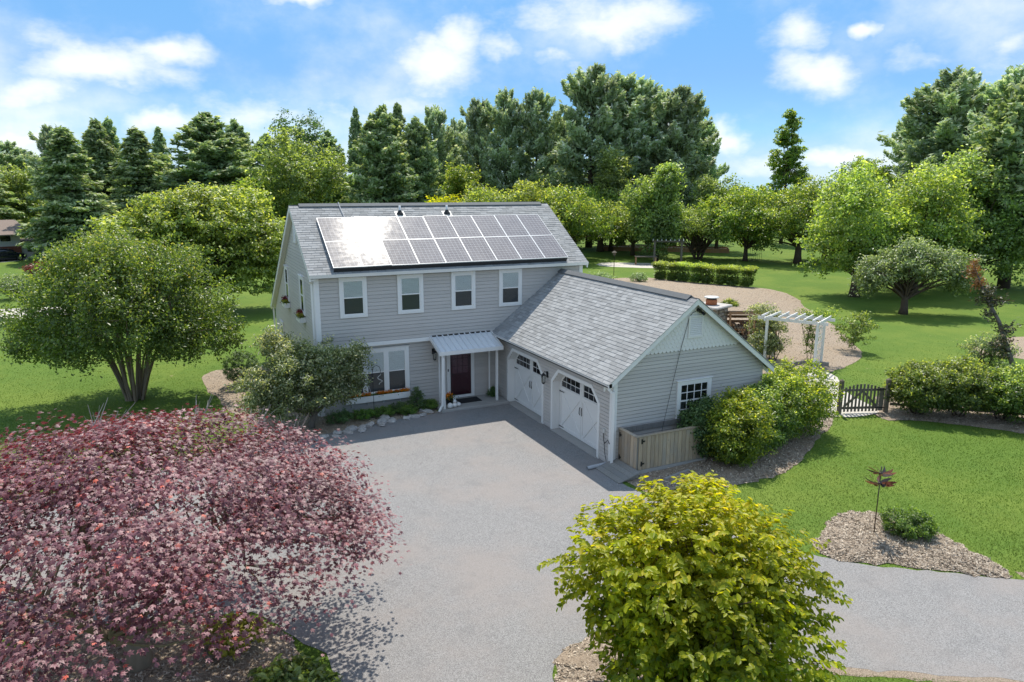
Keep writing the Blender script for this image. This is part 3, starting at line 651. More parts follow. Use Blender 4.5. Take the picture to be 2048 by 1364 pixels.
# soffits under the garage rake and the eaves
sf = MB().hexa([(7.06, -8.25, rz_gar(7.06)-.16), (GRX, -8.25, GRZ-.16), (GRX, GY, GRZ-.16), (7.06, GY, rz_gar(7.06)-.16)], [(7.06, -8.25, rz_gar(7.06)-.125), (GRX, -8.25, GRZ-.145), (GRX, GY, GRZ-.145), (7.06, GY, rz_gar(7.06)-.125)]); sf.build("rake_soffit", MAT['white'], house)
MB().box(0.0, XR-.02, .10, YF+.02, 5.235, 5.26).build("soffit", MAT['white'], house)
MB().box(7.10, GX0+.02, GY-.02, YF, 2.565, 2.59).build("soffit", MAT['white'], house)
def gutter(p, q, out, h=.12, w=.12):
    """K-style gutter: open trough with a lip"""
    p = np.array(p, float); q = np.array(q, float); o = np.array(out, float); z = np.array([0, 0, 1.0]); mb = MB(); t = .012
    mb.hexa([p-z*h, q-z*h, q-z*h+o*w*.75, p-z*h+o*w*.75], [p-z*(h-t), q-z*(h-t), q-z*(h-t)+o*w*.75, p-z*(h-t)+o*w*.75])
    mb.hexa([p, q, q-o*t, p-o*t], [p-z*h, q-z*h, q-z*h-o*t, p-z*h-o*t])
    a, b = o*w*.75-z*h, o*w
    mb.hexa([p+a, q+a, q+b, p+b], [p+a+o*t, q+a+o*t, q+b+o*t, p+b+o*t])
    mb.hexa([p+b-z*.02, q+b-z*.02, q+b-z*.02+o*.018, p+b-z*.02+o*.018], [p+b, q+b, q+b+o*.018, p+b+o*.018])
    for e, s in ((p, 1), (q, -1)):
        dd = (q-p)/np.linalg.norm(q-p)*s*.01; mb.hexa([e-z*h, e-z*h+o*w*.75, e+o*w, e], [e-z*h+dd, e-z*h+o*w*.75+dd, e+o*w+dd, e+dd])
    o_ = mb.build("gutter", MAT['white'], house); fix_normals(o_.data)
gutter((-.02, .06, 5.37), (XR, .06, 5.37), (0, -1, 0)); gutter((7.13, .25, 2.70), (7.13, -8.30, 2.70), (-1, 0, 0))
gutter((-.02, 11.52, 2.66), (3, 11.52, 2.66), (0, 1, 0))
def downspout(pts, w=.075):
    mb = MB()
    for a, b in zip(pts[:-1], pts[1:]):
        mb.bar(a, b, w, w*.8, (0.3, 0.5, .01) if abs(a[2]-b[2]) > .3 else (0, 0, 1))
    return mb.build("downspout", MAT['white'], house)
downspout([(.03, .02, 5.26), (.08, .42, 5.05)]); downspout([(.13, .44, 5.08), (.13, .44, .1)])
downspout([(7.08, -8.02, 2.58), (7.26, -8.16, 2.36)]); downspout([(7.30, -8.16, 2.40), (7.30, -8.16, .12)], .085)
downspout([(.10, 11.42, 2.6), (.10, 11.42, .1)])
# plumbing vents and a conduit on the main roof
for vx in (4.23, 6.25):
    y = 3.02; z = rz_main(y); mb = MB().lathe([(.045, -.1), (.045, .36)], 10, (vx, y+.02, z)); o = mb.build("vent_pipe", MAT['galv'], roof, True)
    mb = MB().lathe([(.15, .0), (.13, .05), (.07, .13), (.06, .17)], 12, (vx, y, z)); mb.build("flashing_boot", MAT['black'], o)
    mb = MB(); mb.hexa([(vx-.2, y-.22, rz_main(y-.22)+.012), (vx+.2, y-.22, rz_main(y-.22)+.012), (vx+.2, y+.15, rz_main(y+.15)+.012), (vx-.2, y+.15, rz_main(y+.15)+.012)], [(vx-.2, y-.22, rz_main(y-.22)+.022), (vx+.2, y-.22, rz_main(y-.22)+.022), (vx+.2, y+.15, rz_main(y+.15)+.022), (vx-.2, y+.15, rz_main(y+.15)+.022)]); mb.build("flashing_plate", MAT['cap'], o)
MB().tube([(1.94, 2.75, rz_main(2.75)+.05), (1.90, 3.5, rz_main(3.5)+.06), (1.90, 3.62, RZ+.09), (1.90, 3.85, RZ-.02)], .018, 6).build("conduit", MAT['pipe'], roof)

# ---- windows
def window(fr, u0, u1, z0, z1, n=1, blind=.45, trim=.115, name="window", grid=False, parent=house):
    mb = MB(); W = .074
    fr.box(mb, u0, u0+trim, z0, z1, .0, W); fr.box(mb, u1-trim, u1, z0, z1, .0, W); fr.box(mb, u0+trim, u1-trim, z1-trim, z1, .0, W-.001); fr.box(mb, u0+trim, u1-trim, z0, z0+trim*.9, .0, W-.001)
    fr.box(mb, u0-.03, u1+.03, z1, z1+.022, .0, W+.03)
    w = mb.build(name, MAT['white'], parent, bevel=.006)
    a0, a1, b0, b1 = u0+trim, u1-trim, z0+trim*.9, z1-trim; mul = .10; pw = (a1-a0-mul*(n-1))/n
    mb = MB(); fr.box(mb, a0-.02, a1+.02, b0-.02, b1+.02, .030, .034); mb.build("room_shade_sheet", MAT['dark'], w)  # black sheet behind the glass stands in for the unlit room
    for i in range(n):
        s0 = a0+i*(pw+mul); s1 = s0+pw; zm = (b0+b1)/2; st = .048
        if i: m2 = MB(); fr.box(m2, s0-mul, s0, b0, b1, .02, W-.004); m2.build("mullion", MAT['white'], w)
        for (q0, q1, d) in ((b0, zm+.018, 0.0), (zm-.018, b1, .009)):
            m2 = MB()
            fr.box(m2, s0, s0+st, q0, q1, .036, .056+d); fr.box(m2, s1-st, s1, q0, q1, .036, .056+d); fr.box(m2, s0+st, s1-st, q0, q0+st*.9, .036, .0555+d); fr.box(m2, s0+st, s1-st, q1-st*.75, q1, .036, .0555+d)
            m2.build("sash", MAT['vinyl'], w)
            m2 = MB(); fr.box(m2, s0+st, s1-st, q0+st*.9, q1-st*.75, .047, .049); m2.build("pane", MAT['glass'], w)
        if blind:
            hb = b1-(b1-b0)*blind; m2 = MB(); k = int((b1-hb)/.045)
            for j in range(k):
                z = b1-j*.045; fr.box(m2, s0+.01, s1-.01, z-.040, z, .0365, .039+.003*(j % 2))
            stuff(m2.build("blind", MAT['blind'], w))
        m2 = MB(); fr.box(m2, s0+st, s1-st, b0+st*.9, zm-.03, .0345, .0362); m2.build("insect_screen", MAT['screen'], w)
    return w
for (u0, u1) in ((1.05, 2.06), (3.21, 4.22), (5.35, 6.35), (7.37, 8.38)): window(F_UP, u0, u1, 3.72, 5.20, 1, .5)
window(F_LO, 1.0, 3.63, .62, 2.45, 3, .5, trim=.13)
for (y0, y1) in ((2.35, 3.25), (6.2, 7.1)): window(F_LEFT, -y1, -y0, 3.55, 5.05, 1, 0)
window(F_LEFT, -9.6, -8.7, .9, 2.2, 1, 0)
gw = window(F_GAB, 9.72, 11.08, 1.10, 2.42, 1, 0, trim=.11)
mb = MB()
for i in range(1, 4): u = 9.83+(1.14)*i/4; F_GAB.box(mb, u-.012, u+.012, 1.2, 2.30, .050, .062)
for i in range(1, 4): z = 1.2+1.1*i/4; F_GAB.box(mb, 9.85, 10.95, z-.012, z+.012, .050, .0615)
mb.build("muntin", MAT['vinyl'], gw)
# louvred gable vents
def louvre(fr, u0, u1, z0, z1):
    mb = MB(); t = .07
    fr.box(mb, u0, u0+t, z0, z1, 0, .08); fr.box(mb, u1-t, u1, z0, z1, 0, .08); fr.box(mb, u0+t, u1-t, z1-t, z1, 0, .079); fr.box(mb, u0+t, u1-t, z0, z0+t, 0, .079)
    v = mb.build("gable_vent", MAT['scale_white'], house); mb = MB(); fr.box(mb, u0+t, u1-t, z0+t, z1-t, .018, .054); mb.build("vent_screen", MAT['screen'], v)
    n = 10; h = (z1-z0-2*t)/n
    for i in range(n):
        z = z0+t+i*h; mb = MB().hexa([fr.P(u0+t, z, .077), fr.P(u1-t, z, .077), fr.P(u1-t, z+h*.75, .055), fr.P(u0+t, z+h*.75, .055)], [fr.P(u0+t, z+.008, .078), fr.P(u1-t, z+.008, .078), fr.P(u1-t, z+h*.75+.008, .057), fr.P(u0+t, z+h*.75+.008, .057)]); mb.build("louvre_slat", MAT['scale_white'], v)
louvre(F_GAB, 10.02, 10.60, 3.78, 4.50); louvre(F_LEFT, -3.95, -3.35, 6.25, 6.95)
# flood light and its cable on the gable
mb = MB().lathe([(.05, 0), (.05, .03)], 10); fl = mb.build("flood_light", MAT['black'], house); fl.matrix_local = Matrix.Translation((10.36, GY-.03, 4.66)) @ Matrix.Rotation(math.pi/2, 4, 'X')
for dx, dz in ((-.02, .05), (.06, -.05)):
    p = np.array([10.36+dx, GY-.07, 4.66+dz]); MB().tube([p, p+[dx*.7, -.09, -.03], p+[dx*1.2, -.16, -.07]], [.025, .04, .055], 10).build("lamp_head", MAT['black'], house)
MB().tube([(10.30, GY-.05, 4.62), (10.16, GY-.05, 4.58), (10.04, GY-.07, 4.47), (9.75, GY-.06, 3.4), (9.40, GY-.12, 2.1), (9.05, GY-.25, 1.0), (8.9, GY-.45, .55)], .008, 5).build("cable", MAT['black'], house)

# ---- garage doors
def garage_door(d):
    y0, y1 = d; XF = GX0+RC; fr = Fr((XF, 0, 0), (0, -1, 0), (-1, 0, 0)); a, b = -y1, -y0; T = DT-.03
    outline = [(a, .04), (b, .04), (b, T-CH), (b-CH, T), (a+CH, T), (a, T-CH)]
    mb = MB(); fr.plate(mb, outline, -.05, 0); door = mb.build("garage_door", MAT['door_white'], house); fix_normals(door.data)
    mid = (a+b)/2; st = .085; wz0, wz1 = 1.60, 2.02
    for (p, q, first) in ((a+.02, mid-.008, True), (mid+.008, b-.02, False)):
        mb = MB(); fr.box(mb, p, p+st, .06, T-CH if first else T-.05, 0, .026); fr.box(mb, q-st, q, .06, T-.05 if first else T-CH, 0, .026)
        for (z0, z1) in ((.06, .17), (wz0-.13, wz0-.03)): fr.box(mb, p+st, q-st, z0, z1, 0, .0255)
        e0, e1 = (p+CH-.02, q) if first else (p, q-CH+.02); fr.box(mb, e0, e1, T-.13, T-.04, 0, .0257)
        mb.build("leaf_frame", MAT['door_white'], door)
        for (c, e) in (((p+st, .17), (q-st, wz0-.13)), ((p+st, wz0-.13), (q-st, .17))):
            mb = MB(); L_ = math.hypot(e[0]-c[0], e[1]-c[1]); nx, nz = -(e[1]-c[1])/L_*.05, (e[0]-c[0])/L_*.05; w = .022 if e[1] > c[1] else .019
            fr.plate(mb, [(c[0]-nx, c[1]-nz), (e[0]-nx, e[1]-nz), (e[0]+nx, e[1]+nz), (c[0]+nx, c[1]+nz)], 0, w); o = mb.build("brace_board", MAT['door_white'], door); fix_normals(o.data)
        # lights
        n = 4; g0, g1 = p+st+.03, q-st-.03; pw = (g1-g0)/n; ph = (wz1-wz0)/2
        for i in range(n):
            for j in range(2):
                u0, u1, z0, z1 = g0+i*pw+.014, g0+(i+1)*pw-.014, wz0+j*ph+.014, wz0+(j+1)*ph-.014
                lim = T-CH+.02
                poly = [(u0, z0), (u1, z0), (u1, z1), (u0, z1)]
                # cut by the chamfer
                cutf = (lambda u, z: (u-a)-(z-(T-CH))-.11) if first else (lambda u, z: (b-u)-(z-(T-CH))-.11)
                out = []
                for q1 in range(4):
                    A, B = poly[q1], poly[(q1+1) % 4]; fa, fb = cutf(*A), cutf(*B)
                    if fa >= 0: out.append(A)
                    if (fa >= 0) != (fb >= 0): t = fa/(fa-fb); out.append((A[0]+(B[0]-A[0])*t, A[1]+(B[1]-A[1])*t))
                if len(out) < 3: continue
                mb = MB(); fr.plate(mb, out, .001, .006); o = mb.build("pane", MAT['black_glass'], door); fix_normals(o.data)
        mb = MB(); fr.box(mb, g0-.01, g1+.01, wz0-.012, wz0+.004, 0, .013); fr.box(mb, g0-.01, g1+.01, wz1-.004, wz1+.012 if False else wz1, 0, .012)
        mb.build("muntin", MAT['door_white'], door)
    for z in (1.42, .14):
        for (u, s) in ((a+.02, 1), (b-.02, -1)):
            mb = MB(); fr.plate(mb, [(u, z-.022), (u+s*.30, z-.010), (u+s*.34, z), (u+s*.30, z+.010), (u, z+.022)], .026, .034); o = mb.build("strap_hinge", MAT['black'], door); fix_normals(o.data)
    for s in (-1, 1):
        u = mid+s*.055; pts = [fr.P(u, .92, .028), fr.P(u+s*.028, .98, .05), fr.P(u+s*.01, 1.06, .055), fr.P(u-s*.018+s*.03, 1.13, .05), fr.P(u, 1.20, .028)]; MB().tube(pts, [.014, .012, .012, .012, .014], 6).build("handle", MAT['black'], door)
    # trim and jambs round the chamfered opening
    ol = [(a, 0), (a, DT-CH), (a+CH, DT), (b-CH, DT), (b, DT-CH), (b, 0)]; ow = .10; mb = MB(); k = ow*math.tan(math.pi/8)
    out = [(a-ow, 0), (a-ow, DT-CH+k), (a+CH-k, DT+ow), (b-CH+k, DT+ow), (b+ow, DT-CH+k), (b+ow, 0)]
    for i in range(5): F_GL.plate(mb, [ol[i], ol[i+1], out[i+1], out[i]], -.01, .045)
    o = mb.build("door_casing", MAT['white'], house); fix_normals(o.data)
    mb = MB()
    for i in range(5):
        (p, q) = ol[i], ol[i+1]; dx, dz = q[0]-p[0], q[1]-p[1]; L_ = math.hypot(dx, dz); n = np.array([dz, -dx])/L_*.012
        F_GL.plate(mb, [p, q, (q[0]+n[0], q[1]+n[1]), (p[0]+n[0], p[1]+n[1])], -RC-.05, .046)
    o = mb.build("door_jamb", MAT['white'], house); fix_normals(o.data)
    MB().box(GX0-.10, GX0+RC+.05, y0-.05, y1+.05, 0, .035).build("door_sill", MAT['concrete'], house)
mbg, nt_, N_, L_m, out_ = new_mat("black window glass"); principled(N_, L_m, out_, (.012, .013, .015), .05, .6); MAT['black_glass'] = mbg
garage_door(D1); garage_door(D2)
mb = MB(); F_GL.box(mb, .625, .685, 1.22, 1.38, .045, .07); mb.build("keypad", MAT['cap'], house)
# carriage lamp between the doors
def lantern(p, parent, out):
    p = np.array(p, float); o = np.array(out, float); m = MB(); m.bar(p, p+o*.03, .11, .22); m.tube([p+o*.03+[0, 0, .05], p+o*.12+[0, 0, .12], p+o*.17+[0, 0, .06]], .014, 6); m.lathe([(.03, .06), (.095, -.01), (.085, -.02)], 8, p+o*.17); m.lathe([(.06, -.30), (.065, -.28), (.03, -.33)], 8, p+o*.17)
    for a in range(4): c = p+o*.17+np.array([math.cos(a*math.pi/2+.78)*.075, math.sin(a*math.pi/2+.78)*.075, 0]); m.bar(c+[0, 0, -.01], c*1+[-(math.cos(a*math.pi/2+.78))*.015, -(math.sin(a*math.pi/2+.78))*.015, -.29], .012, .012)
    l = m.build("wall_lantern", MAT['black'], parent); MB().lathe([(.05, -.28), (.066, -.03)], 8, p+o*.17).build("lantern_glass", MAT['glass'], l); return l
lantern((GX0-.02, -3.94, 1.93), house, (-1, 0, 0)); lantern((4.62, YL-.02, 2.12), house, (0, -1, 0))
# outlet and a hanging cord beside the garage door
mb = MB(); F_GL.box(mb, 7.62, 7.72, .95, 1.09, .02, .06); mb.build("outlet_box", MAT['cap'], house)
MB().tube([(GX0-.06, -7.67, .95), (GX0-.07, -7.70, .75), (GX0-.10, -7.80, .66), (GX0-.08, -7.95, .82), (GX0-.05, -8.0, .70)], .012, 5).build("cord", MAT['black'], house)
MB().tube([(GX0-.08, -7.74, .70), (GX0-.09, -7.82, .35), (GX0-.12, -8.0, .04)], .010, 5).build("cord", MAT['black'], house)

# ---- front door
d0, d1, dz0, dz1 = 5.17, 6.34, .12, 2.36
mb = MB(); F_LO.box(mb, d0, d0+.14, dz0, dz1, 0, .062); F_LO.box(mb, d1-.14, d1, dz0, dz1, 0, .062); F_LO.box(mb, d0+.14, d1-.14, dz1-.14, dz1, 0, .061); F_LO.box(mb, d0+.14, d1-.14, dz0, dz0+.10, 0, .07); mb.build("door_frame", MAT['white'], house)
mb = MB(); F_LO.box(mb, d0+.14, d1-.14, dz0+.10, dz1-.14, .028, .034); fd = mb.build("front_door", MAT['burgundy'], house)
for i in range(3):
    for j in range(3):
        u = d0+.24+i*.225; z = 1.12+j*.31; mb = MB(); F_LO.box(mb, u, u+.20, z, z+.28, .034, .038); mb.build("pane", MAT['rose_glass'] if 'rose_glass' in MAT else MAT['black_glass'], fd)
for (u0, u1) in ((d0+.24, d0+.54), (d0+.60, d0+.90)):
    mb = MB(); F_LO.box(mb, u0, u1, .36, .98, .034, .040); mb.build("door_panel", MAT['burgundy'], fd)
mb = MB(); F_LO.box(mb, d0+.14, d1-.14, dz0+.10, dz1-.14, .054, .056); mb.build("storm_pane", MAT['glass'], fd)
mb = MB(); F_LO.box(mb, d0+.03, d0+.07, 1.24, 1.34, .062, .075); mb.build("door_bell", MAT['black'], house)
MB().tube([F_LO.P(d0+.2, 1.12, .05), F_LO.P(d0+.2, 1.12, .09), F_LO.P(d0+.3, 1.12, .09)], .013, 6).build("door_handle", MAT['black'], fd)
# ---- stoop
MB().box(4.45, 7.30, -.90, YL-.02, 0, .10).build("stoop", MAT['concrete'], house, bevel=.012)
mm = MB().box(5.45, 6.35, -.35, .25, .102, .118).build("door_mat", MAT['mat']); tag(mm, "black rubber door mat on the concrete stoop", "mat")

# ---- aluminium canopy over the stoop
can = thing("door_canopy", "white ribbed aluminium canopy on four slim posts over the front door", "canopy", (4.46, -.9, 0))
cx0, cx1, cy0, cy1, cz0, cz1 = 0.0, 2.52, 0.03, 1.16, 2.33, 2.73       # local: y=0.03 is the front edge
n = 11; p = (cx1-cx0)/n
for i in range(n):
    x = cx0+i*p; prof = [(x, .0), (x+.012, .055), (x+.045, .055), (x+.057, .0), (x+p, .0)]; mb = MB()
    for (a, b) in zip(prof[:-1], prof[1:]):
        mb.add([(a[0], cy0, cz0+a[1]), (b[0], cy0, cz0+b[1]), (b[0], cy1, cz1+b[1]), (a[0], cy1, cz1+a[1]), (a[0], cy0, cz0+a[1]-.006), (b[0], cy0, cz0+b[1]-.006), (b[0], cy1, cz1+b[1]-.006), (a[0], cy1, cz1+a[1]-.006)], [(0, 1, 2, 3), (7, 6, 5, 4), (0, 4, 5, 1), (2, 6, 7, 3)])
    mb.build("roof_pan", MAT['galv'], can)
    mb = MB(); mb.hexa([(x+.06, cy1-.02, cz1+.004), (x+p-.004, cy1-.02, cz1+.004), (x+p-.004, cy1, cz1+.012), (x+.06, cy1, cz1+.012)], [(x+.06, cy1-.02, cz1+.05), (x+p-.004, cy1-.02, cz1+.05), (x+p-.004, cy1, cz1+.055), (x+.06, cy1, cz1+.055)]); mb.build("pan_end_shade", MAT['black'], can)  # black block paints the dark opening at the pan's back end
MB().box(cx0-.05, cx1+.05, cy0-.03, cy0-.002, cz0-.10, cz0+.045).build("front_fascia", MAT['white'], can)
for x in (cx0-.05, cx1+.02): MB().hexa([(x, cy0, cz0-.09), (x+.03, cy0, cz0-.09), (x+.03, cy1, cz1-.09), (x, cy1, cz1-.09)], [(x, cy0, cz0+.05), (x+.03, cy0, cz0+.05), (x+.03, cy1, cz1+.05), (x, cy1, cz1+.05)]).build("side_fascia", MAT['white'], can)
for (x, y, w, zt) in ((.16, .17, .075, 2.27), (2.46, .40, .085, 2.36), (.28, 1.0, .05, 2.58), (2.40, 1.0, .05, 2.58)): MB().box(x-w/2, x+w/2, y-w/2, y+w/2, .101, zt).build("post", MAT['white'], can)
ds = MB(); ds.bar((.05, .04, 2.26), (.10, .09, 2.10), .07, .06, (1, 0, 0)); ds.bar((.09, .07, 2.14), (.02, .02, .28), .075, .07, (0, 1, .05)); ds.bar((.02, .02, .30), (-.14, -.08, .10), .07, .06); ds.build("downspout", MAT['white'], can)

# ---- solar array
arr = thing("solar_array", "roof mounted array of eighteen framed solar panels in two rows", "solar panels", (.84, .1, 5.39))
k = 1/math.hypot(1, S); uy = np.array([0, k, S*k]); un = np.array([0, -S*k, k]); rot = Matrix(((1, 0, 0), tuple(uy), tuple(un))).transposed().to_4x4()
PW, PH, off = 1.058, 1.585, .205; TL = -math.radians(1.4)
glass_me = MB().box(.018, PW-.024, .018, PH-.028, .028, .037).mesh("cells", MAT['panel'])
fm = MB(); fm.box(0, .018, 0, PH-.012, 0, .040); fm.box(PW-.024, PW-.006, 0, PH-.012, 0, .040); fm.box(.018, PW-.024, 0, .018, 0, .0395); fm.box(.018, PW-.024, PH-.028, PH-.010, 0, .0395); frame_me = fm.mesh("panel_frame", MAT['chrome_frame'] if 'chrome_frame' in MAT else MAT['galv'])
rg = np.random.default_rng(2)
for r in range(2):
    for c in range(9):
        loc = Vector((c*PW+.0, 0, 0))+Vector(uy*(r*PH+.02))+Vector(un*(off+math.sin(TL)*r*PH)); tilt = Matrix.Rotation(TL+rg.normal(0, .005), 4, 'X') @ Matrix.Rotation(rg.normal(0, .008), 4, 'Y')
        o = link("panel", frame_me, arr); o.matrix_local = Matrix.Translation(loc) @ rot @ tilt; o2 = link("cell_glass", glass_me, o)
for r in (.3, 1.25, 1.9, 2.85):
    p0 = Vector(uy*r)+Vector(un*(off-.06+math.sin(TL)*r)); mb = MB().bar(tuple(p0+Vector((.02, 0, 0))), tuple(p0+Vector((9*PW-.04, 0, 0))), .04, .05, tuple(un)); mb.build("rail", MAT['steel'], arr)
sk = MB().hexa([(.02, 0, 0), (9*PW-.03, 0, 0), (9*PW-.03, .02, .0), (.02, .02, 0)], [tuple(Vector((.02, 0, 0))+Vector(un*off)), tuple(Vector((9*PW-.03, 0, 0))+Vector(un*off)), tuple(Vector((9*PW-.03, .02, .012))+Vector(un*off)), tuple(Vector((.02, .02, .012))+Vector(un*off))]); sk.build("panel_gap_shade", MAT['tar'], arr)  # black strip paints the shadowed gap under the panels' lower edge
# ------------------------------------------------------------------ vegetation kit
def unit(v): return v/(np.linalg.norm(v, axis=-1, keepdims=True)+1e-9)
def leaf_mesh(name, P, Nrm, Dir, length, width, mat, tint, shape='kite', fold=.25):
    """one small leaf at each point: P centre, Nrm face normal, Dir pointing to the tip"""
    n = len(P); Nrm = unit(Nrm); D = unit(Dir-Nrm*np.sum(Dir*Nrm, 1, keepdims=True)); Sd = np.cross(Nrm, D)
    L_ = np.broadcast_to(np.asarray(length, float).reshape(-1, 1), (n, 1)); W = np.broadcast_to(np.asarray(width, float).reshape(-1, 1), (n, 1))
    if shape == 'kite':
        a = P-D*L_*.5; b = P+Sd*W*.5+Nrm*W*fold-D*L_*.05; c = P+D*L_*.5-Nrm*L_*.08; d = P-Sd*W*.5+Nrm*W*fold-D*L_*.05
        V = np.stack([a, b, c, d], 1).reshape(-1, 3); i = np.arange(n)[:, None]*4; loops = (i+np.array([0, 1, 2, 0, 2, 3])).ravel(); k = 4; nper = 3
    elif shape == 'blade':
        a = P-D*L_*.5; b = P+Sd*W*.5; c = P+D*L_*.5; d = P-Sd*W*.5
        V = np.stack([a, b, c, d], 1).reshape(-1, 3); loops = np.arange(n*4); k = 4; nper = 4
    elif shape == 'oval':
        a = P-D*L_*.5; pts = [a]
        for (t, w) in ((-.22, .42), (.08, .5), (.32, .3)): pts.append(P+D*L_*t+Sd*W*w+Nrm*W*fold*w*2)
        pts.append(P+D*L_*.52-Nrm*L_*.10)
        for (t, w) in ((.32, .3), (.08, .5), (-.22, .42)): pts.append(P+D*L_*t-Sd*W*w+Nrm*W*fold*w*2)
        V = np.stack(pts, 1).reshape(-1, 3); i = np.arange(n)[:, None]*8; loops = (i+np.array([0, 1, 2, 0, 2, 4, 2, 3, 4, 0, 4, 6, 4, 5, 6, 0, 6, 7])).ravel(); k = 8; nper = 3
    else:                                   # palmate star of five lobes
        pts = []
        for (ang, ll) in ((0, 1.0), (.85, .85), (-.85, .85), (1.75, .5), (-1.75, .5)):
            ax = D*math.cos(ang)+Sd*math.sin(ang); sx = -D*math.sin(ang)+Sd*math.cos(ang); base = P-D*L_*.18
            pts += [base-sx*W*.13+ax*L_*.04, base+sx*W*.13+ax*L_*.04, base+ax*L_*.62*ll-Nrm*L_*.10*ll]
        V = np.stack(pts, 1).reshape(-1, 3); loops = np.arange(n*15); k = 15; nper = 3
    return raw_mesh(name, V, loops, nper, mat, np.repeat(tint, k))

def lobes_points(rg, lobes, n, shell=.45):
    """points spread through lumpy ellipsoids, denser towards the outside"""
    lobes = np.array(lobes, float); vol = (lobes[:, 3]*lobes[:, 4]*lobes[:, 5])**(.72); i = rg.choice(len(lobes), n, p=vol/vol.sum())
    d = unit(rg.normal(0, 1, (n, 3))); r = rg.random(n)**shell; l = lobes[i]
    return l[:, :3]+d*r[:, None]*l[:, 3:6], d, r
def spray(rg, centres, out, per, rad, flat=.6):
    c = np.repeat(centres, per, 0); n = len(c); ax = np.repeat(unit(out*.55+np.array([0, 0, .55])+rg.normal(0, .35, (len(centres), 3)))*(rad*rg.uniform(.4, 2.3, (len(centres), 1))), per, 0)*[1, 1, .4+flat*.8]
    off = ax*(rg.random((n, 1))**1.2-.25)+rg.normal(0, 1, (n, 3))*np.array([rad, rad, rad*flat])*.62; return c+off, np.repeat(out, per, 0), off
def limbs(mb, rg, base, fork, targets, r0, n=5, droop=0.0, twist=.25, rmin=.006):
    """curved tapering limbs from fork points to crown targets"""
    for t in targets:
        f = np.array(fork[rg.integers(0, len(fork))], float) if np.ndim(fork) == 2 else np.array(fork, float); t = np.array(t, float); L_ = np.linalg.norm(t-f)
        mid = f+(t-f)*.5+np.array([rg.normal(0, twist*.3*L_), rg.normal(0, twist*.3*L_), L_*(.12-droop)]); pts = []; m = 6
        for q in np.linspace(0, 1, m): pts.append((1-q)**2*f+2*q*(1-q)*mid+q*q*t)
        mb.tube(pts, [max(rmin, r0*(1-q)**.8+rmin) for q in np.linspace(0, 1, m)], n, False)
def plant(name, label, cat, loc, crown_me, trunk_mb, bmat, group=None, rz=0.0, scale=None):
    o = thing(name, label, cat, loc, rz, group)
    if scale: o.scale = scale
    if trunk_mb is not None and trunk_mb.v: trunk_mb.build("trunk", bmat, o, True)
    link("crown", crown_me, o); return o

def broadleaf(name, label, loc, H, R, lobes, mat, bmat, seed, clusters=260, per=40, leaf=(.11, .06), crad=.32, trunk_h=1.2, trunk_r=.14, nlimb=26, stems=1, shape='kite', group=None, cat="tree", up=.7, outw=.5, rnd_=.8, shell=.42, flat=.6, droop=0.0, spread0=.15, limb_r=.05, tint_up=True, lean=0.0):
    rg = np.random.default_rng(seed); c, d, r = lobes_points(rg, lobes, clusters, shell)
    P, O, off = spray(rg, c, d, per, crad, flat); n = len(P); lo = .12 if H > 1.5 else .03
    ok = P[:, 2] > lo; P = P[ok]; O = O[ok]; off = off[ok]; n = len(P)
    Nr = np.array([0, 0, up])+O*outw+rg.normal(0, rnd_, (n, 3)); D = O*.6+rg.normal(0, 1, (n, 3))*.8+np.array([0, 0, -.35-droop])
    tint = np.clip(rg.normal(.42, .27, n)+(.22*(P[:, 2]/H-.5) if tint_up else 0)+.10*off[:, 2]/(crad*flat), 0, 1)  # wide tint range, lighter upwards, paints highlights onto the leaf clusters
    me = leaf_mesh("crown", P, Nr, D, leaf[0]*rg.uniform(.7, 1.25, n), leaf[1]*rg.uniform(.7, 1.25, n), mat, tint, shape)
    tb = MB(); top = []
    for s in range(stems):
        a = 2*math.pi*s/max(1, stems)+rg.normal(0, .3); b = np.array([math.cos(a), math.sin(a), 0])*(spread0 if stems > 1 else 0)
        tip = b*(2.0 if stems > 1 else 0)+np.array([rg.normal(0, .04*H)+lean, rg.normal(0, .04*H), trunk_h])
        if stems == 1: tip[:2] = (lean, 0)
        pts = [b, b*1.1+(tip-b)*.35+np.array([rg.normal(0, .02), rg.normal(0, .02), 0]), b+(tip-b)*.7, tip]; rr = trunk_r if stems == 1 else trunk_r*.6
        tb.tube(pts, [rr*1.35, rr, rr*.88, rr*.8], 8); top += [pts[2], pts[3]]
    tg = c[rg.choice(len(c), min(nlimb, len(c)), replace=False)]; limbs(tb, rg, None, np.array(top), tg, limb_r)
    return plant(name, label, cat, loc, me, tb, bmat, group)

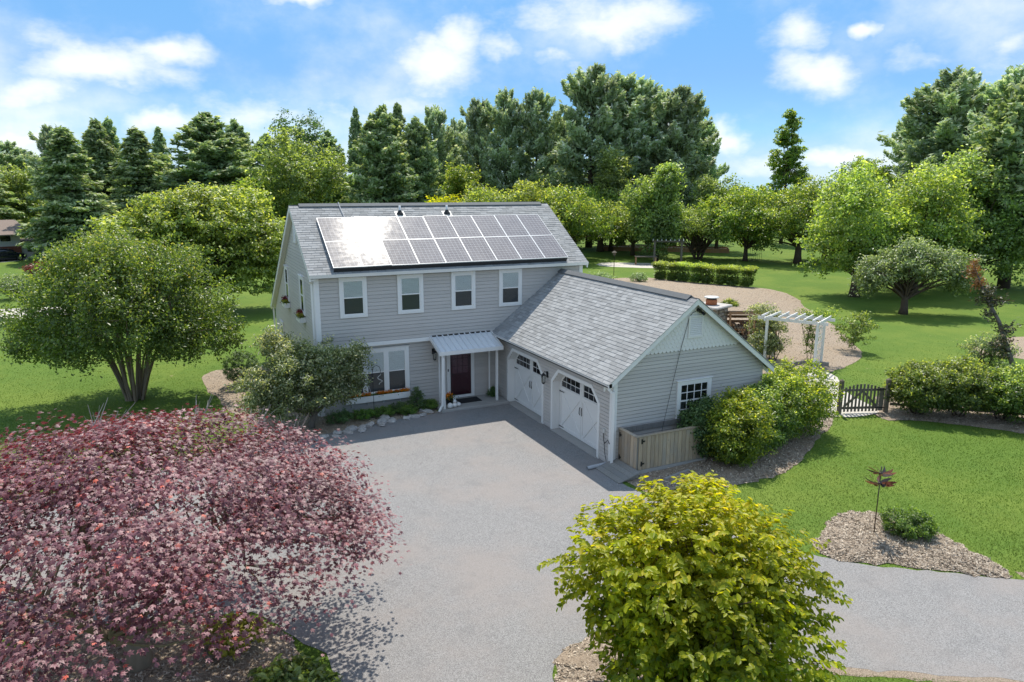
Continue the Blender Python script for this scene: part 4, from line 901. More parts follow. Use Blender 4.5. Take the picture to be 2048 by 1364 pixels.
def conifer_mesh(seed, H, R, mat, kind='spruce', nb=170, per=46, gap=0.0):
    """trunk and a crown of needle sprays along whorled boughs; returns (crown mesh, trunk builder)"""
    rg = np.random.default_rng(seed); tb = MB(); z0 = H*(.06 if kind == 'spruce' else .22)
    tb.tube([(0, 0, 0), (0, 0, H*.4), (rg.normal(0, .1), rg.normal(0, .1), H*.97)], [R*.075+.1, R*.05+.06, .03], 7)
    Ps, Ds, Ts, Ls, Ns = [], [], [], [], []
    t = np.sort(rg.random(nb))
    for i in range(nb):
        q = t[i]; z = z0+(H*.98-z0)*q
        if kind == 'spruce': ln = R*(1-q)**.7*rg.uniform(.72, 1.15)+.25; rise = -.18+.45*q
        elif kind == 'cedar': ln = R*(1-q**2.2)*rg.uniform(.6, 1.1)+.2; rise = .15+.5*q
        else: ln = R*(1-abs(q-.38)**1.3*1.15)*rg.uniform(.45, 1.12)*(1.0 if q < .8 else 1-(q-.8)*2.6)+.25; rise = .10+.55*q
        a = rg.uniform(0, 2*math.pi) if kind != 'pine' else (int(q*nb/6)*1.7+rg.integers(0, 6)*1.05+rg.normal(0, .15))
        dr = np.array([math.cos(a), math.sin(a), rise]); e = np.array([0, 0, z])+dr*ln+np.array([0, 0, (.10*ln if kind == 'pine' else -.05*ln)])
        tb.tube([(0, 0, z), (0, 0, z)+dr*ln*.55, e], [.05*ln/R+.02, .03*ln/R+.012, .008], 4, False)
        k = max(6, int(per*(.35+ln/R))); s = (rg.random(k)**(.75 if kind != 'pine' else .5))*.98+.04
        base = np.array([0, 0, z])+dr*ln*s[:, None]+np.array([0, 0, (.10*ln if kind == 'pine' else -.05*ln)])*(s**2)[:, None]
        side = np.array([-math.sin(a), math.cos(a), 0]); w = ln*(.26 if kind == 'spruce' else .22)*(1.08-s)+.10
        off = side*(rg.normal(0, 1, k)*w)[:, None]+np.array([0, 0, 1])*(rg.normal(0, 1, k)*(.10*R*.35 if kind != 'pine' else .16+.02*R))[:, None]
        Ps.append(base+off); dd = dr*.8+side*(np.sign(np.sum(off*side, 1))*rg.uniform(.2, 1.0, k))[:, None]+rg.normal(0, .25, (k, 3))+np.array([0, 0, .35 if kind == 'pine' else (-.35 if kind == 'spruce' else .2)]); Ds.append(dd)
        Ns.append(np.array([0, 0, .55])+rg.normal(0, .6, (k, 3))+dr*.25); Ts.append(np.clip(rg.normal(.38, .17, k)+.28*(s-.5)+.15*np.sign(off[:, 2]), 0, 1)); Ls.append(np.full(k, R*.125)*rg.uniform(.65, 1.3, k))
    P = np.concatenate(Ps); L_ = np.concatenate(Ls)
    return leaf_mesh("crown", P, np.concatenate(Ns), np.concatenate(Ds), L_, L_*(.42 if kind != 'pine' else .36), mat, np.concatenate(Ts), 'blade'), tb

LM = dict(  # bright end of the foliage ramps raised to paint in highlights
    maple=leafmat("purple red maple leaf", (0.079, 0.018, 0.029), (0.264, 0.105, 0.130), (0.550, 0.082, 0.050), .34, .062, .50, (1.7, .62, .6), .8),
    yellow=leafmat("yellow green leaf", (.095, .205, .010), (.43, .49, .022), (.78, .68, .05), .62, .022, .45, (1.4, 1.36, .40), .6),
    crape=leafmat("crape myrtle leaf", (0.088, 0.151, 0.034), (0.198, 0.280, 0.070), (0.631, 0.538, 0.216), .56, .045, .38, (1.42, 1.36, .50), .6),
    olive=leafmat("silver green leaf", (0.116, 0.162, 0.075), (0.267, 0.328, 0.158), (0.750, 0.750, 0.585), .56, .045, .40, (1.42, 1.36, .50), .8),
    layered=leafmat("bright layered leaf", (0.127, 0.203, 0.047), (0.278, 0.380, 0.092), (0.628, 0.683, 0.190), .56, .045, .45, (1.42, 1.36, .50), .35),
    pear=leafmat("pear leaf", (0.084, 0.158, 0.029), (0.210, 0.315, 0.061), (0.584, 0.625, 0.166), .56, .045, .38, (1.42, 1.36, .50), .4),
    weep=leafmat("pale cherry leaf", (.10, .155, .055), (.26, .345, .14), (.58, .64, .40), .5, .06, .40, (1.2, 1.3, .6), .5),
    hedge=leafmat("hedge leaf", (0.065, 0.118, 0.027), (0.178, 0.272, 0.059), (0.568, 0.645, 0.174), .56, .045, .36, (1.42, 1.36, .50), 1.0),
    shrub=leafmat("bright shrub leaf", (0.073, 0.145, 0.021), (0.242, 0.345, 0.041), (0.725, 0.750, 0.085), .56, .045, .36, (1.42, 1.36, .50), .9),
    spruce=leafmat("spruce needles", (0.121, 0.197, 0.093), (0.318, 0.428, 0.197), (0.750, 0.750, 0.532), .38, 0.023, .5, (1.3, 1.3, .6), .25),
    pine=leafmat("pine needles", (0.165, 0.244, 0.144), (0.427, 0.530, 0.298), (0.750, 0.750, 0.750), .40, 0.027, .5, (1.3, 1.3, .7), .25),
    birch=leafmat("lime green leaf", (0.109, 0.170, 0.048), (0.247, 0.338, 0.107), (0.550, 0.652, 0.243), .56, .045, .42, (1.42, 1.36, .50), .3),
    dark=leafmat("dark evergreen leaf", (0.047, 0.099, 0.033), (0.112, 0.199, 0.061), (0.234, 0.328, 0.117), .4, 0.045, .40, (1.3, 1.3, .6), 1.0),
    ground=leafmat("ground cover leaf", (0.057, 0.132, 0.023), (0.142, 0.264, 0.042), (0.317, 0.475, 0.090), .56, .045, .45, (1.42, 1.36, .50), 2.0),
    rust=leafmat("rust red shrub leaf", (.14, .045, .03), (.28, .095, .06), (.40, .16, .09), .3, .06, .45, (1.3, .8, .5), .8),
    marigold=leafmat("orange blossom", (.55, .11, .01), (.75, .24, .015), (.80, .42, .03), .3, .02, .6, (1.2, 1, .6), 5),
    wine=leafmat("dark red mum blossom", (.10, .015, .02), (.20, .03, .03), (.30, .06, .05), .25, .02, .6, (1.3, .8, .6), 5),
    coleus=leafmat("yellow green coleus", (.25, .26, .03), (.42, .40, .05), (.5, .5, .1), .35, .03, .5, (1.2, 1.2, .5), 5),
)
# ------------------------------------------------------------------ garden objects
def obj_at(name, label, cat, mb, mat, loc=(0, 0, 0), rz=0, group=None, smooth=False, bevel=0):
    o = mb.build(name, mat, None, smooth, bevel); o.location = loc; o.rotation_euler = (0, 0, rz); return tag(o, label, cat, group)
def blossoms(name, parent, pts, rad, n, mat, size=.05, seed=0, up=.8):
    rg = np.random.default_rng(seed); pts = np.array(pts, float); P = pts[rg.integers(0, len(pts), n)]+rg.normal(0, 1, (n, 3))*rad
    me = leaf_mesh(name, P, np.array([0, 0, up])+rg.normal(0, .6, (n, 3)), rg.normal(0, 1, (n, 3)), size*rg.uniform(.7, 1.3, n), size*.8, mat, rg.random(n), 'kite'); return link(name, me, parent)
# ---- window boxes
fb = thing("flower_box", "long white flower box of orange marigolds under the triple window", "flower box", (1.10, .19, .46))
MB().box(0, 2.47, 0, .02, 0, .23).build("front_board", MAT['white_wood'], fb, bevel=.004); MB().box(0, 2.47, .22, .24, 0, .23).build("back_board", MAT['white_wood'], fb)
for x in (0, 2.45): MB().box(x, x+.02, .02, .22, 0, .229).build("end_board", MAT['white_wood'], fb)
MB().box(.02, 2.45, .02, .22, .02, .17).build("soil", MAT['soil'], fb)
for x in (.25, .85, 1.45, 2.1): MB().prism([(.02, -.002), (.22, -.002), (.235, -.16), (.19, -.16), (.17, -.09)], 0, x, x+.035).build("bracket", MAT['white_wood'], fb)
blossoms("foliage", fb, [(x, .12, .21) for x in np.linspace(.08, 2.4, 30)], (.05, .05, .03), 1100, LM['ground'], .06, 1)
blossoms("marigold_flowers", fb, [(x, .12, .28) for x in (.2, .3, .42, .6, .72, .82, .9, 1.25, 1.32, 1.4, 1.5, 1.62, 1.75, 1.95, 2.0, 2.15, 2.25, 2.32, 2.4)], (.04, .05, .028), 1300, LM['marigold'], .045, 2)
for i, (y, z) in enumerate(((2.8, 3.28), (6.65, 3.28))):
    wb = thing("flower_box", ("small white window box of red and lime plants nearest the gable wall's front corner", "small white window box of red and lime plants farther along the gable wall")[i], "flower box", (-.06, y-.42, z), 0, "flower boxes on the gable end wall")
    MB().box(0, .02, 0, .84, 0, .20).build("front_board", MAT['white_wood'], wb); MB().box(.21, .235, 0, .84, 0, .20).build("back_board", MAT['white_wood'], wb)
    for yy in (0, .82): MB().box(.02, .21, yy, yy+.02, 0, .199).build("end_board", MAT['white_wood'], wb)
    MB().box(.02, .21, .02, .82, .01, .15).build("soil", MAT['soil'], wb)
    blossoms("red_flowers", wb, [(.12, yy, .30) for yy in np.linspace(.3, .75, 6)], (.06, .07, .06), 500, LM['wine'], .06, 3+i); blossoms("lime_leaves", wb, [(.09, yy, .25) for yy in (.15, .3, .45)], (.05, .06, .04), 260, LM['coleus'], .07, 5+i); blossoms("dark_leaves", wb, [(.08, yy, .2) for yy in np.linspace(.1, .75, 6)], (.05, .06, .03), 300, LM['dark'], .06, 7+i)

# ---- timber bin enclosure at the garage corner
en = thing("bin_enclosure", "low pine board enclosure with black hinges at the garage corner", "enclosure", (7.58, -9.02, 0))
EH = 1.20; EW = 2.52; ED = .94
x = .09
i = 0
rgE = np.random.default_rng(4)
while x < EW-.05:
    w = .135+rgE.normal(0, .004); MB().box(x, min(x+w, EW), 0, .022, .16, EH-.02+rgE.normal(0, .004)).build("fence_board", MAT['pine'], en, bevel=.003); x += w+.012; i += 1
y = 0.0
while y < ED-.06:
    w = .145; MB().box(0, .022, y if y else -.001, min(y+w, ED), .16, EH-.02+rgE.normal(0, .004)).build("fence_board", MAT['pine'], en, bevel=.003); y += w+.012
MB().box(-.02, EW, -.03, .085, EH-.015, EH+.02).build("top_rail", MAT['pine'], en, bevel=.004); MB().box(-.02, .09, .086, ED, EH-.015, EH+.02).build("top_rail", MAT['pine'], en, bevel=.004)
MB().box(.09, EW-.1, ED-.07, ED-.03, EH-.16, EH+.0).build("rear_rail", MAT['grey_wood'], en); MB().box(EW-.10, EW-.01, .024, ED-.02, EH-.14, EH-.016).build("side_rail", MAT['grey_wood'], en)
for (px_, py_) in ((.03, .03), (EW-.10, .024), (.03, ED-.10), (EW-.10, ED-.10)): MB().box(px_, px_+.085, py_, py_+.085, 0, EH-.016).build("post", MAT['grey_wood'], en)
MB().box(.0, EW+.15, -.02, ED-.05, 0, .15).build("floor_slab", MAT['concrete'], en)
for (hx, hz) in ((.17, 1.02), (.17, .32), (EW-.22, .34)):
    h = MB(); h.box(hx, hx+.13, -.010, 0, hz, hz+.05); h.box(hx, hx+.05, -.011, 0, hz-.05, hz+.10); h.build("hinge", MAT['black'], en)
for hz in (1.0, .28):
    h = MB(); h.box(-.010, 0, ED-.16, ED-.06, hz, hz+.05); h.box(-.011, 0, ED-.10, ED-.06, hz-.05, hz+.10); h.build("hinge", MAT['black'], en)
rp = thing("ramp", "small grey plank ramp sloping from the driveway to the pine enclosure", "ramp", (6.80, -9.32, 0))
for i in range(4):
    x0, x1 = i*.188, i*.188+.180; z0, z1 = .03+x0*.27, .03+x1*.27
    MB().hexa([(x0, 0, z0-.028), (x1, 0, z1-.028), (x1, 1.28, z1-.028), (x0, 1.28, z0-.028)], [(x0, 0, z0), (x1, 0, z1), (x1, 1.28, z1), (x0, 1.28, z0)]).build("plank", MAT['grey_wood'], rp)
for y in (.08, .62, 1.16): MB().prism([(.02, 0), (.74, 0), (.74, .195), (.02, .005)], 1, y, y+.04).build("bearer", MAT['grey_wood'], rp)
pp = MB(); pp.tube([(0, 0, .055), (.42, .02, .055)], .055, 14, False); pp.tube([(.40, .02, .055), (0, 0, .055)], .047, 14, False); pp.tube([(.38, .02, .055), (.72, .0, .075)], .050, 12)
obj_at("drain_pipe", "grey plastic drain pipe end lying on the driveway beside the plank ramp", "pipe", pp, MAT['pipe'], (6.52, -8.02, .006), .05, smooth=True)
obj_at("timber_offcut", "pale timber board lying on the mulch in front of the pine enclosure", "board", MB().box(0, 1.1, 0, .09, 0, .04), MAT['grey_wood'], (8.15, -9.75, .055), .22)

# ---- picket gate and its posts
G0 = np.array([18.08, -7.42]); G1 = np.array([19.70, -8.02]); gd = G1-G0; gl = np.linalg.norm(gd); ga = math.atan2(gd[1], gd[0])
gate = thing("picket_gate", "weathered brown picket gate with an arched top and diagonal braces", "gate", (G0[0], G0[1], 0), ga)
n = 10
for i in range(n):
    u = .14+i*(gl-.44)/(n-1); h = 1.02+.14*math.sin(math.pi*(i+.5)/n); MB().box(u-.036, u+.036, -.012, .012, .08, h).build("picket", MAT['gate_wood'], gate)
for z in (.22, .92): MB().box(.06, gl-.22, .0125, .05, z-.045, z+.045).build("rail", MAT['gate_wood'], gate)
for (a, b) in (((.12, .27), (gl*.47, .88)), ((gl-.30, .27), (gl*.47, .88))): MB().bar((a[0], .031, a[1]), (b[0], .031, b[1]), .036, .08, (0, 0, 1)).build("brace", MAT['gate_wood'], gate)
MB().box(gl-.235, gl-.06, -.012, .02, .10, 1.0).build("wide_board", MAT['gate_wood'], gate)
for z in (.22, .92): MB().box(gl-.36, gl+.02, -.022, -.0125, z-.02, z+.02).build("strap_hinge", MAT['black'], gate)
for (nm, u, l) in (("a", -.06, "square timber gate post beside the clipped yellow shrub"), ("b", gl+.07, "square timber gate post at the end of the tall hedge")):
    c = G0+gd/gl*u; m = MB().box(-.065, .065, -.065, .065, 0, 1.30); m.add([(-.075, -.075, 1.302), (.075, -.075, 1.302), (.075, .075, 1.302), (-.075, .075, 1.302), (0, 0, 1.37)], [(0, 1, 4), (1, 2, 4), (2, 3, 4), (3, 0, 4), (3, 2, 1, 0)]); obj_at("gate_post", l, "post", m, MAT['gate_wood'], (c[0], c[1], 0), ga)
fr_ = thing("rail_fence", "two rail timber fence running behind the tall hedge from the gate", "fence", (19.85, -8.1, 0))
for (a, b) in (((0.05, 0), (3.0, -2.6)), ((3.0, -2.6), (6.2, -5.4)), ):
    for z in (.35, .80): MB().bar((a[0], a[1], z), (b[0], b[1], z), .03, .10).build("rail", MAT['gate_wood'], fr_)
for (x, y) in ((3.0, -2.6), (6.2, -5.4)): MB().box(x-.05, x+.05, y-.05, y+.05, 0, 1.0).build("post", MAT['gate_wood'], fr_)
fr2 = thing("rail_fence", "short timber rail joining the gate post to the path edging", "fence", (17.9, -7.35, 0))
MB().bar((0, 0, .75), (-1.6, .9, .75), .03, .10).build("rail", MAT['gate_wood'], fr2); MB().box(-1.66, -1.56, .85, .95, 0, .95).build("post", MAT['gate_wood'], fr2)

# ---- white arbour
ar = thing("garden_arbour", "white timber arbour with slatted top and lattice side over the garden path", "arbour", (23.45, -1.75, 0), math.radians(118))
AL, AW, AH = 2.3, 1.25, 2.2
for (x, y) in ((0, 0), (0, AW), (AL, 0), (AL, AW)): MB().box(x-.055, x+.055, y-.055, y+.055, 0, AH).build("post", MAT['white_wood'], ar)
for x in (-.075, AL+.035): MB().box(x, x+.04, -.30, AW+.30, AH-.02, AH+.15).build("beam", MAT['white_wood'], ar)
for i in range(8):
    x = -.2+i*(AL+.4)/7; MB().box(x-.02, x+.02, -.28, AW+.28, AH+.152, AH+.25).build("rafter", MAT['white_wood'], ar)
for y in (-.06, AW+.02): MB().box(-.45, AL+.45, y, y+.04, AH+.01, AH+.15).build("side_beam", MAT['white_wood'], ar)
for x in (0,):
    for i in range(4): yy = .2+i*.28; MB().box(x-.012, x+.012, yy-.014, yy+.014, .15, AH-.1).build("lattice_slat", MAT['white_wood'], ar)
    for i in range(6): zz = .3+i*.32; MB().box(x+.0125, x+.026, .06, AW-.06, zz-.014, zz+.014).build("lattice_slat", MAT['white_wood'], ar)
wl = thing("path_edging", "low grey timber edging wall curving along the garden path under the arbour", "edging", (21.6, -1.6, 0))
pts = [(0, 0), (.7, .35), (1.5, .25), (2.0, -.5)]
for a, b in zip(pts[:-1], pts[1:]): MB().bar((a[0], a[1], .12), (b[0], b[1], .12), .12, .24).build("sleeper", MAT['grey_wood'], wl)

# ---- stone outdoor chimney and wood rack
ch = thing("stone_chimney", "squat field stone chimney with white slab and clay flue pot behind the garage", "chimney", (21.9, 4.4, 0), math.radians(20))
rgc = np.random.default_rng(8)
MB().box(-.62, .62, -.62, .62, 0, 2.06).build("core", MAT['stone'], ch)
for face in range(4):
    z = 0.02
    while z < 2.0:
        h = rgc.uniform(.17, .27); u = -.66
        while u < .62:
            w = rgc.uniform(.2, .42); w = min(w, .66-u); d = rgc.uniform(.03, .09); q = MB().box(u+.012, u+w-.012, -.62-d, -.60, z+.010, min(z+h-.010, 2.05)); o = q.build("stone", MAT['stone'], ch, bevel=.03); o.rotation_euler = (0, 0, face*math.pi/2); u += w
        z += h
MB().box(-.86, .86, -.82, .82, 2.06, 2.20).build("cap_slab", MAT['edging'], ch, bevel=.04)
MB().lathe([(.30, 2.20), (.30, 2.48), (.25, 2.50), (.25, 2.44)], 16).build("flue_pot", MAT['clay'], ch, True)
cp = MB().lathe([(.26, 2.50), (.26, 2.58)], 12).build("cap_collar", MAT['black'], ch); MB().lathe([(.40, 2.585), (.40, 2.62), (.36, 2.64)], 14).build("cap_lid", MAT['cap'], ch)
wr = thing("firewood_rack", "open orange cedar firewood lean-to stacked with logs beside the stone chimney", "wood rack", (22.7, 3.75, 0), math.radians(-27))
RW, RD = 2.5, 1.0
for (x, y, h) in ((0, 0, 1.85), (RW, 0, 1.85), (0, RD, 1.55), (RW, RD, 1.55), (RW*.42, 0, 1.85), (RW*.52, 0, 1.85)): MB().box(x-.045, x+.045, y-.045, y+.045, 0, h).build("post", MAT['cedar'], wr)
MB().box(-.10, RW+.12, -.08, -.046, 1.72, 1.90).build("front_beam", MAT['cedar'], wr)
for i in range(4): y0 = -.12+i*.34; z = 1.92-.30*i*.34; MB().hexa([(-.14, y0, z-.03), (RW+.16, y0, z-.03), (RW+.16, y0+.33, z-.13), (-.14, y0+.33, z-.13)], [(-.14, y0, z), (RW+.16, y0, z), (RW+.16, y0+.33, z-.10), (-.14, y0+.33, z-.10)]).build("roof_board", MAT['grey_wood'], wr)
MB().bar((RW+.065, -.10, 1.80), (RW+.065, RD+.1, 1.48), .04, .16).build("rake_beam", MAT['cedar'], wr)
for i in range(5): z = .25+i*.27; MB().box(RW+.046, RW+.066, -.04, RD+.04, z, z+.15).build("side_slat", MAT['cedar'], wr); MB().box(-.02, RW+.02, RD+.046, RD+.066, z, z+.15).build("back_slat", MAT['cedar'], wr)
lg = 0
for r in range(9):
    for c in range(17):
        if rgc.random() < .1: continue
        rr = .062+rgc.normal(0, .006); x = .10+c*.142+(r % 2)*.06; z = .10+r*.125
        if x > RW-.12: continue
        MB().tube([(x, .06+rgc.normal(0, .03), z), (x, RD-.1, z)], rr, 7).build("log", MAT['cedar'] if rgc.random() < .35 else MAT['bark_tan'], wr); lg += 1

# ---- kinetic wind spinner
sp = thing("wind_spinner", "copper bladed wind spinner on a thin dark rod in the small mulch bed", "spinner", (10.68, -14.64, .05))
MB().tube([(0, 0, -.1), (.0, 0, 1.78)], .013, 8).build("rod", MAT['steel'], sp, True)
rgw = np.random.default_rng(9)
for (zc, R0, nb, tw, ya) in ((1.60, .30, 9, .5, 0.0), (1.34, .34, 9, -.5, .35)):
    MB().lathe([(.0, zc-.03), (.045, zc-.02), (.045, zc+.02), (.0, zc+.03)], 10).build("hub", MAT['steel'], sp, True)
    for b in range(nb):
        a = 2*math.pi*b/nb+ya; V = []; m = 6
        for q in range(m+1):
            t = q/m; r = .03+R0*t; ang = a+tw*t*.9; w = .042*math.sin(math.pi*min(1, t*.93+.07))**.8+.003; rise = .09*t*t
            rad = np.array([math.cos(ang), math.sin(ang), 0]); tan = np.array([-math.sin(ang), math.cos(ang), .9]); tan /= np.linalg.norm(tan)
            c = rad*r+np.array([0, 0, zc+rise]); V += [tuple(c-tan*w), tuple(c+tan*w)]
        mb = MB().add(V, [(2*q, 2*q+1, 2*q+3, 2*q+2) for q in range(m)]); o = mb.build("blade", MAT['copper'] if b % 3 else MAT['steel'], sp); sol = o.modifiers.new("thick", 'SOLIDIFY'); sol.thickness = .003

# ---- edging stones along the front bed
rgt = np.random.default_rng(12)
def boulder(seed, sx, sy, sz):
    r = np.random.default_rng(seed); import bmesh
    bm = bmesh.new(); bmesh.ops.create_icosphere(bm, subdivisions=2, radius=.5)
    for v in bm.verts:
        d = v.co.normalized(); k = .5+.11*math.sin(3.1*d.x+seed)+.10*math.sin(4.3*d.y+2*seed)+.08*math.sin(5*d.z+seed*1.7)
        q = np.clip(np.array(d)*k*1.5, -.5, .5); v.co = Vector((q[0]*sx, q[1]*sy, (q[2]+.30)*sz))
    me = bpy.data.meshes.new("edging_stone"); bm.to_mesh(me); bm.free(); me.materials.append(MAT['edging']); return me
bms = [boulder(i+1, .42+.1*(i % 3), .30+.05*(i % 2), .18+.04*(i % 2)) for i in range(5)]
for i, (x, y) in enumerate([(4.10, -.72), (3.72, -.86), (3.38, -.92), (3.05, -.98), (2.55, -.86), (2.42, -1.10), (2.12, -1.02), (2.0, -1.28), (1.62, -1.18), (1.30, -1.30), (1.22, -1.62), (.92, -1.32), (.72, -1.62), (.40, -1.52), (.28, -1.82), (-.1, -1.7), (2.3, -.66), (3.95, -.5)]):
    o = link("edging_stone", bms[i % 5]); o.location = (x, y, .01); o.rotation_euler = (rgt.normal(0, .1), rgt.normal(0, .1), rgt.uniform(0, 6)); s = rgt.uniform(.5, .85); o.scale = (s, s, s*.8); tag(o, "pale rough edging stone lining the front planting bed", "stone", "stones edging the front bed")
# ---- pots and ornaments on the stoop
pt = thing("flower_pot", "dark pot of orange flowers standing beside the canopy post", "flower pot", (4.98, -.32, .10)); MB().lathe([(.11, 0), (.16, .22), (.17, .24), (.15, .24), (.14, .2)], 14).build("pot", MAT['black'], pt, True); blossoms("leaves", pt, [(0, 0, .30)], (.09, .09, .06), 260, LM['dark'], .06, 11); blossoms("flowers", pt, [(0, 0, .40), (-.06, -.04, .38)], (.06, .06, .05), 160, LM['marigold'], .06, 12)
for i, (x, y, s, l) in enumerate(((4.86, -.70, 1.0, "round white painted stone ornament at the stoop edge by the downspout"), (5.06, -.66, .9, "white animal figurine sitting between two stones on the stoop edge"), (5.24, -.62, .8, "small pale stone ornament on the stoop edge nearest the mat"))):
    m = MB().lathe([(.02, 0), (.10*s, .03), (.115*s, .10), (.08*s, .17*s), (.03, .20*s)], 12)
    if i == 1: m.lathe([(.02, .17), (.06, .20), (.065, .25), (.04, .30), (.0, .31)], 10, (0, -.02, 0)); m.bar((-.03, 0, .29), (-.045, .0, .36), .02, .02); m.bar((.03, 0, .29), (.045, .0, .36), .02, .02)
    obj_at("stone_ornament", l, "ornament", m, MAT['white_wood'], (x, y, .10), .2*i, smooth=True)
hk = thing("hanging_ornament", "tall black shepherd hook with a spiral ornament before the triple window", "ornament", (2.02, -.25, .05))
MB().tube([(0, 0, 0), (0, 0, 1.75), (.05, 0, 1.88), (.16, 0, 1.92), (.27, 0, 1.84), (.30, 0, 1.70), (.27, 0, 1.60)], .010, 6).build("hook", MAT['black'], hk, True)
MB().tube([(.27+.09*math.cos(t)*(.4+.6*math.sin(t/9*math.pi)), .09*math.sin(t)*.5, 1.58-.045*t) for t in np.linspace(0, 9, 30)], .014, 5).build("spiral", MAT['cap'], hk, True)
dm = thing("garden_ornament", "pale teardrop wire ornament standing behind the marigold box", "ornament", (1.98, .37, .68))
MB().tube([(.16*math.sin(t)*(.5-.5*math.cos(t))**.0*(1 if True else 0)*(.55+.45*math.cos(t/2)**2)*.7, 0, .14-.14*math.cos(t)+.10*max(0, -math.cos(t))) for t in np.linspace(0, 2*math.pi, 24)], .009, 5).build("hoop", MAT['cap'], dm, True)
bh = thing("bird_feeder", "dark bird feeder on a thin pole beside the herb bed", "bird feeder", (32.7, 30.1, 0)); MB().tube([(0, 0, 0), (0, 0, 2.3)], .03, 6).build("pole", MAT['black'], bh); MB().lathe([(.12, 2.3), (.14, 2.5), (.26, 2.55), (.02, 2.72)], 8).build("feeder", MAT['gate_wood'], bh)
# ---- far garden: table, pergola, raised bed, wire cage
tb_ = thing("garden_table", "low brown timber table on the gravel patch", "table", (42.2, 40.2, 0), math.radians(-30)); MB().box(0, 2.4, 0, 1.1, .86, .94).build("table_top", MAT['gate_wood'], tb_)
for (x, y) in ((.08, .08), (2.24, .08), (.08, .94), (2.24, .94)): MB().box(x, x+.1, y, y+.1, 0, .86).build("leg", MAT['cedar'], tb_)
pg = thing("garden_pergola", "small weathered timber pergola with pale roof slats behind the clipped hedge", "pergola", (45.4, 41.0, 0), math.radians(-38))
for (x, y) in ((0, 0), (3.0, 0), (0, 2.6), (3.0, 2.6)): MB().box(x-.11, x+.11, y-.11, y+.11, 0, 2.4).build("post", MAT['gate_wood'], pg)
for y in (0, 2.6): MB().box(-.3, 3.3, y-.06, y+.06, 2.4, 2.58).build("beam", MAT['gate_wood'], pg)
for i in range(8): x = -.2+i*.48; MB().box(x-.04, x+.04, -.3, 2.9, 2.581, 2.68).build("slat", MAT['white_wood'], pg)
rb = thing("raised_bed", "long low orange timber raised bed out on the lawn", "raised bed", (48.6, 57.5, 0), math.radians(-37))
for (x0, x1, y0, y1) in ((0, 17, 0, .12), (0, 17, 3.4, 3.52), (0, .12, .12, 3.4), (16.88, 17, .12, 3.4)): MB().box(x0, x1, y0, y1, 0, .55).build("sleeper", MAT['cedar'], rb)
MB().box(.12, 16.88, .12, 3.4, 0, .38).build("soil", MAT['mulch'], rb)
cg = thing("wire_cage", "green wire plant cage on the lawn beside the raised bed", "plant cage", (56.5, 37.6, 0), .3)
for i in range(7): MB().tube([(i*.45, 0, 0), (i*.45, 0, 1.5)], .018, 4).build("wire", MAT['gate_wood'], cg)
for z in (.1, .8, 1.48): MB().tube([(0, 0, z), (2.7, 0, z)], .015, 4).build("wire", MAT['gate_wood'], cg)

# ---- neighbours
NR = math.radians(24)
nh = thing("neighbour_house", "white neighbouring house with brown gable roof, brick plinth and porch", "house", (-20.3, 76.5, 0), NR); nh.scale = (.80, .80, .60)
m = MB().box(-12, 0, 0, 9, 2.6, 5.6); m.prism([(0, 5.6), (9, 5.6), (4.5, 7.3)], 0, -12, 0); m.build("wall", MAT['cream'], nh)
MB().box(-3.2, -.01, -.06, 8.9, 0, 2.6).build("brick_plinth", MAT['brick'], nh); MB().box(-12, -3.2, 1.6, 8.9, 0, 2.6).build("porch_wall", MAT['brick'], nh)
MB().box(-6.4, -4.0, -.05, .02, 2.2, 5.5).build("brick_panel", MAT['brick'], nh)
for x in (-11.8, -8.8, -6.6): MB().box(x, x+.35, -1.6, -1.25, 0, 5.0).build("porch_post", MAT['cream'], nh)
rf = MB(); rf.hexa([(-12.8, -2.2, 4.85), (.9, -2.2, 4.85), (.9, 4.5, 7.32), (-12.8, 4.5, 7.32)], [(-12.8, -2.2, 5.05), (.9, -2.2, 5.05), (.9, 4.5, 7.52), (-12.8, 4.5, 7.52)]); rf.hexa([(-12.8, 4.5, 7.32), (.9, 4.5, 7.32), (.9, 10, 5.3), (-12.8, 10, 5.3)], [(-12.8, 4.5, 7.52), (.9, 4.5, 7.52), (.9, 10, 5.5), (-12.8, 10, 5.5)]); rfo = rf.build("roof", MAT['roofbrown'], nh)
MB().box(-5.4, -4.9, 4.2, 4.7, 7.4, 8.1).build("chimney", MAT['brick'], rfo)
for (x, z) in ((-2.6, 3.5), (-9.5, 3.4)):
    w = MB().box(x, x+1.5, -.10, -.02, z, z+1.35).build("window", MAT['white'], nh); MB().box(x+.1, x+1.4, -.13, -.10, z+.1, z+1.25).build("pane", MAT['black_glass'], w)
ax = MB().box(0.02, 5.4, .6, 6.5, 0, 3.3).build("annex_wall", MAT['cream'], nh); MB().hexa([(-.3, .2, 3.3), (5.8, .2, 3.2), (5.8, 7, 3.2), (-.3, 7, 3.3)], [(-.3, .2, 3.55), (5.8, .2, 3.45), (5.8, 7, 3.45), (-.3, 7, 3.55)]).build("annex_roof", MAT['roofbrown'], nh)
w = MB().box(.8, 1.7, .52, .60, 1.2, 2.5).build("window", MAT['white'], nh); MB().box(.88, 1.62, .49, .52, 1.28, 2.42).build("pane", MAT['black_glass'], w)
MB().box(4.2, 5.3, .55, .60, 0, 2.4).build("garage_opening", MAT['dark'], nh)  # black plate standing in for the shade inside the opening
n2 = thing("neighbour_garage", "pale grey roofed white outbuilding half hidden behind the crape myrtle", "garage", (-13.2, 74.5, 0), NR); n2.scale = (.9, .9, .60)
m = MB().box(0, 9, 0, 7, 0, 2.9); m.prism([(0, 2.9), (7, 2.9), (3.5, 4.9)], 0, 0, 9); m.build("wall", MAT['cream'], n2)
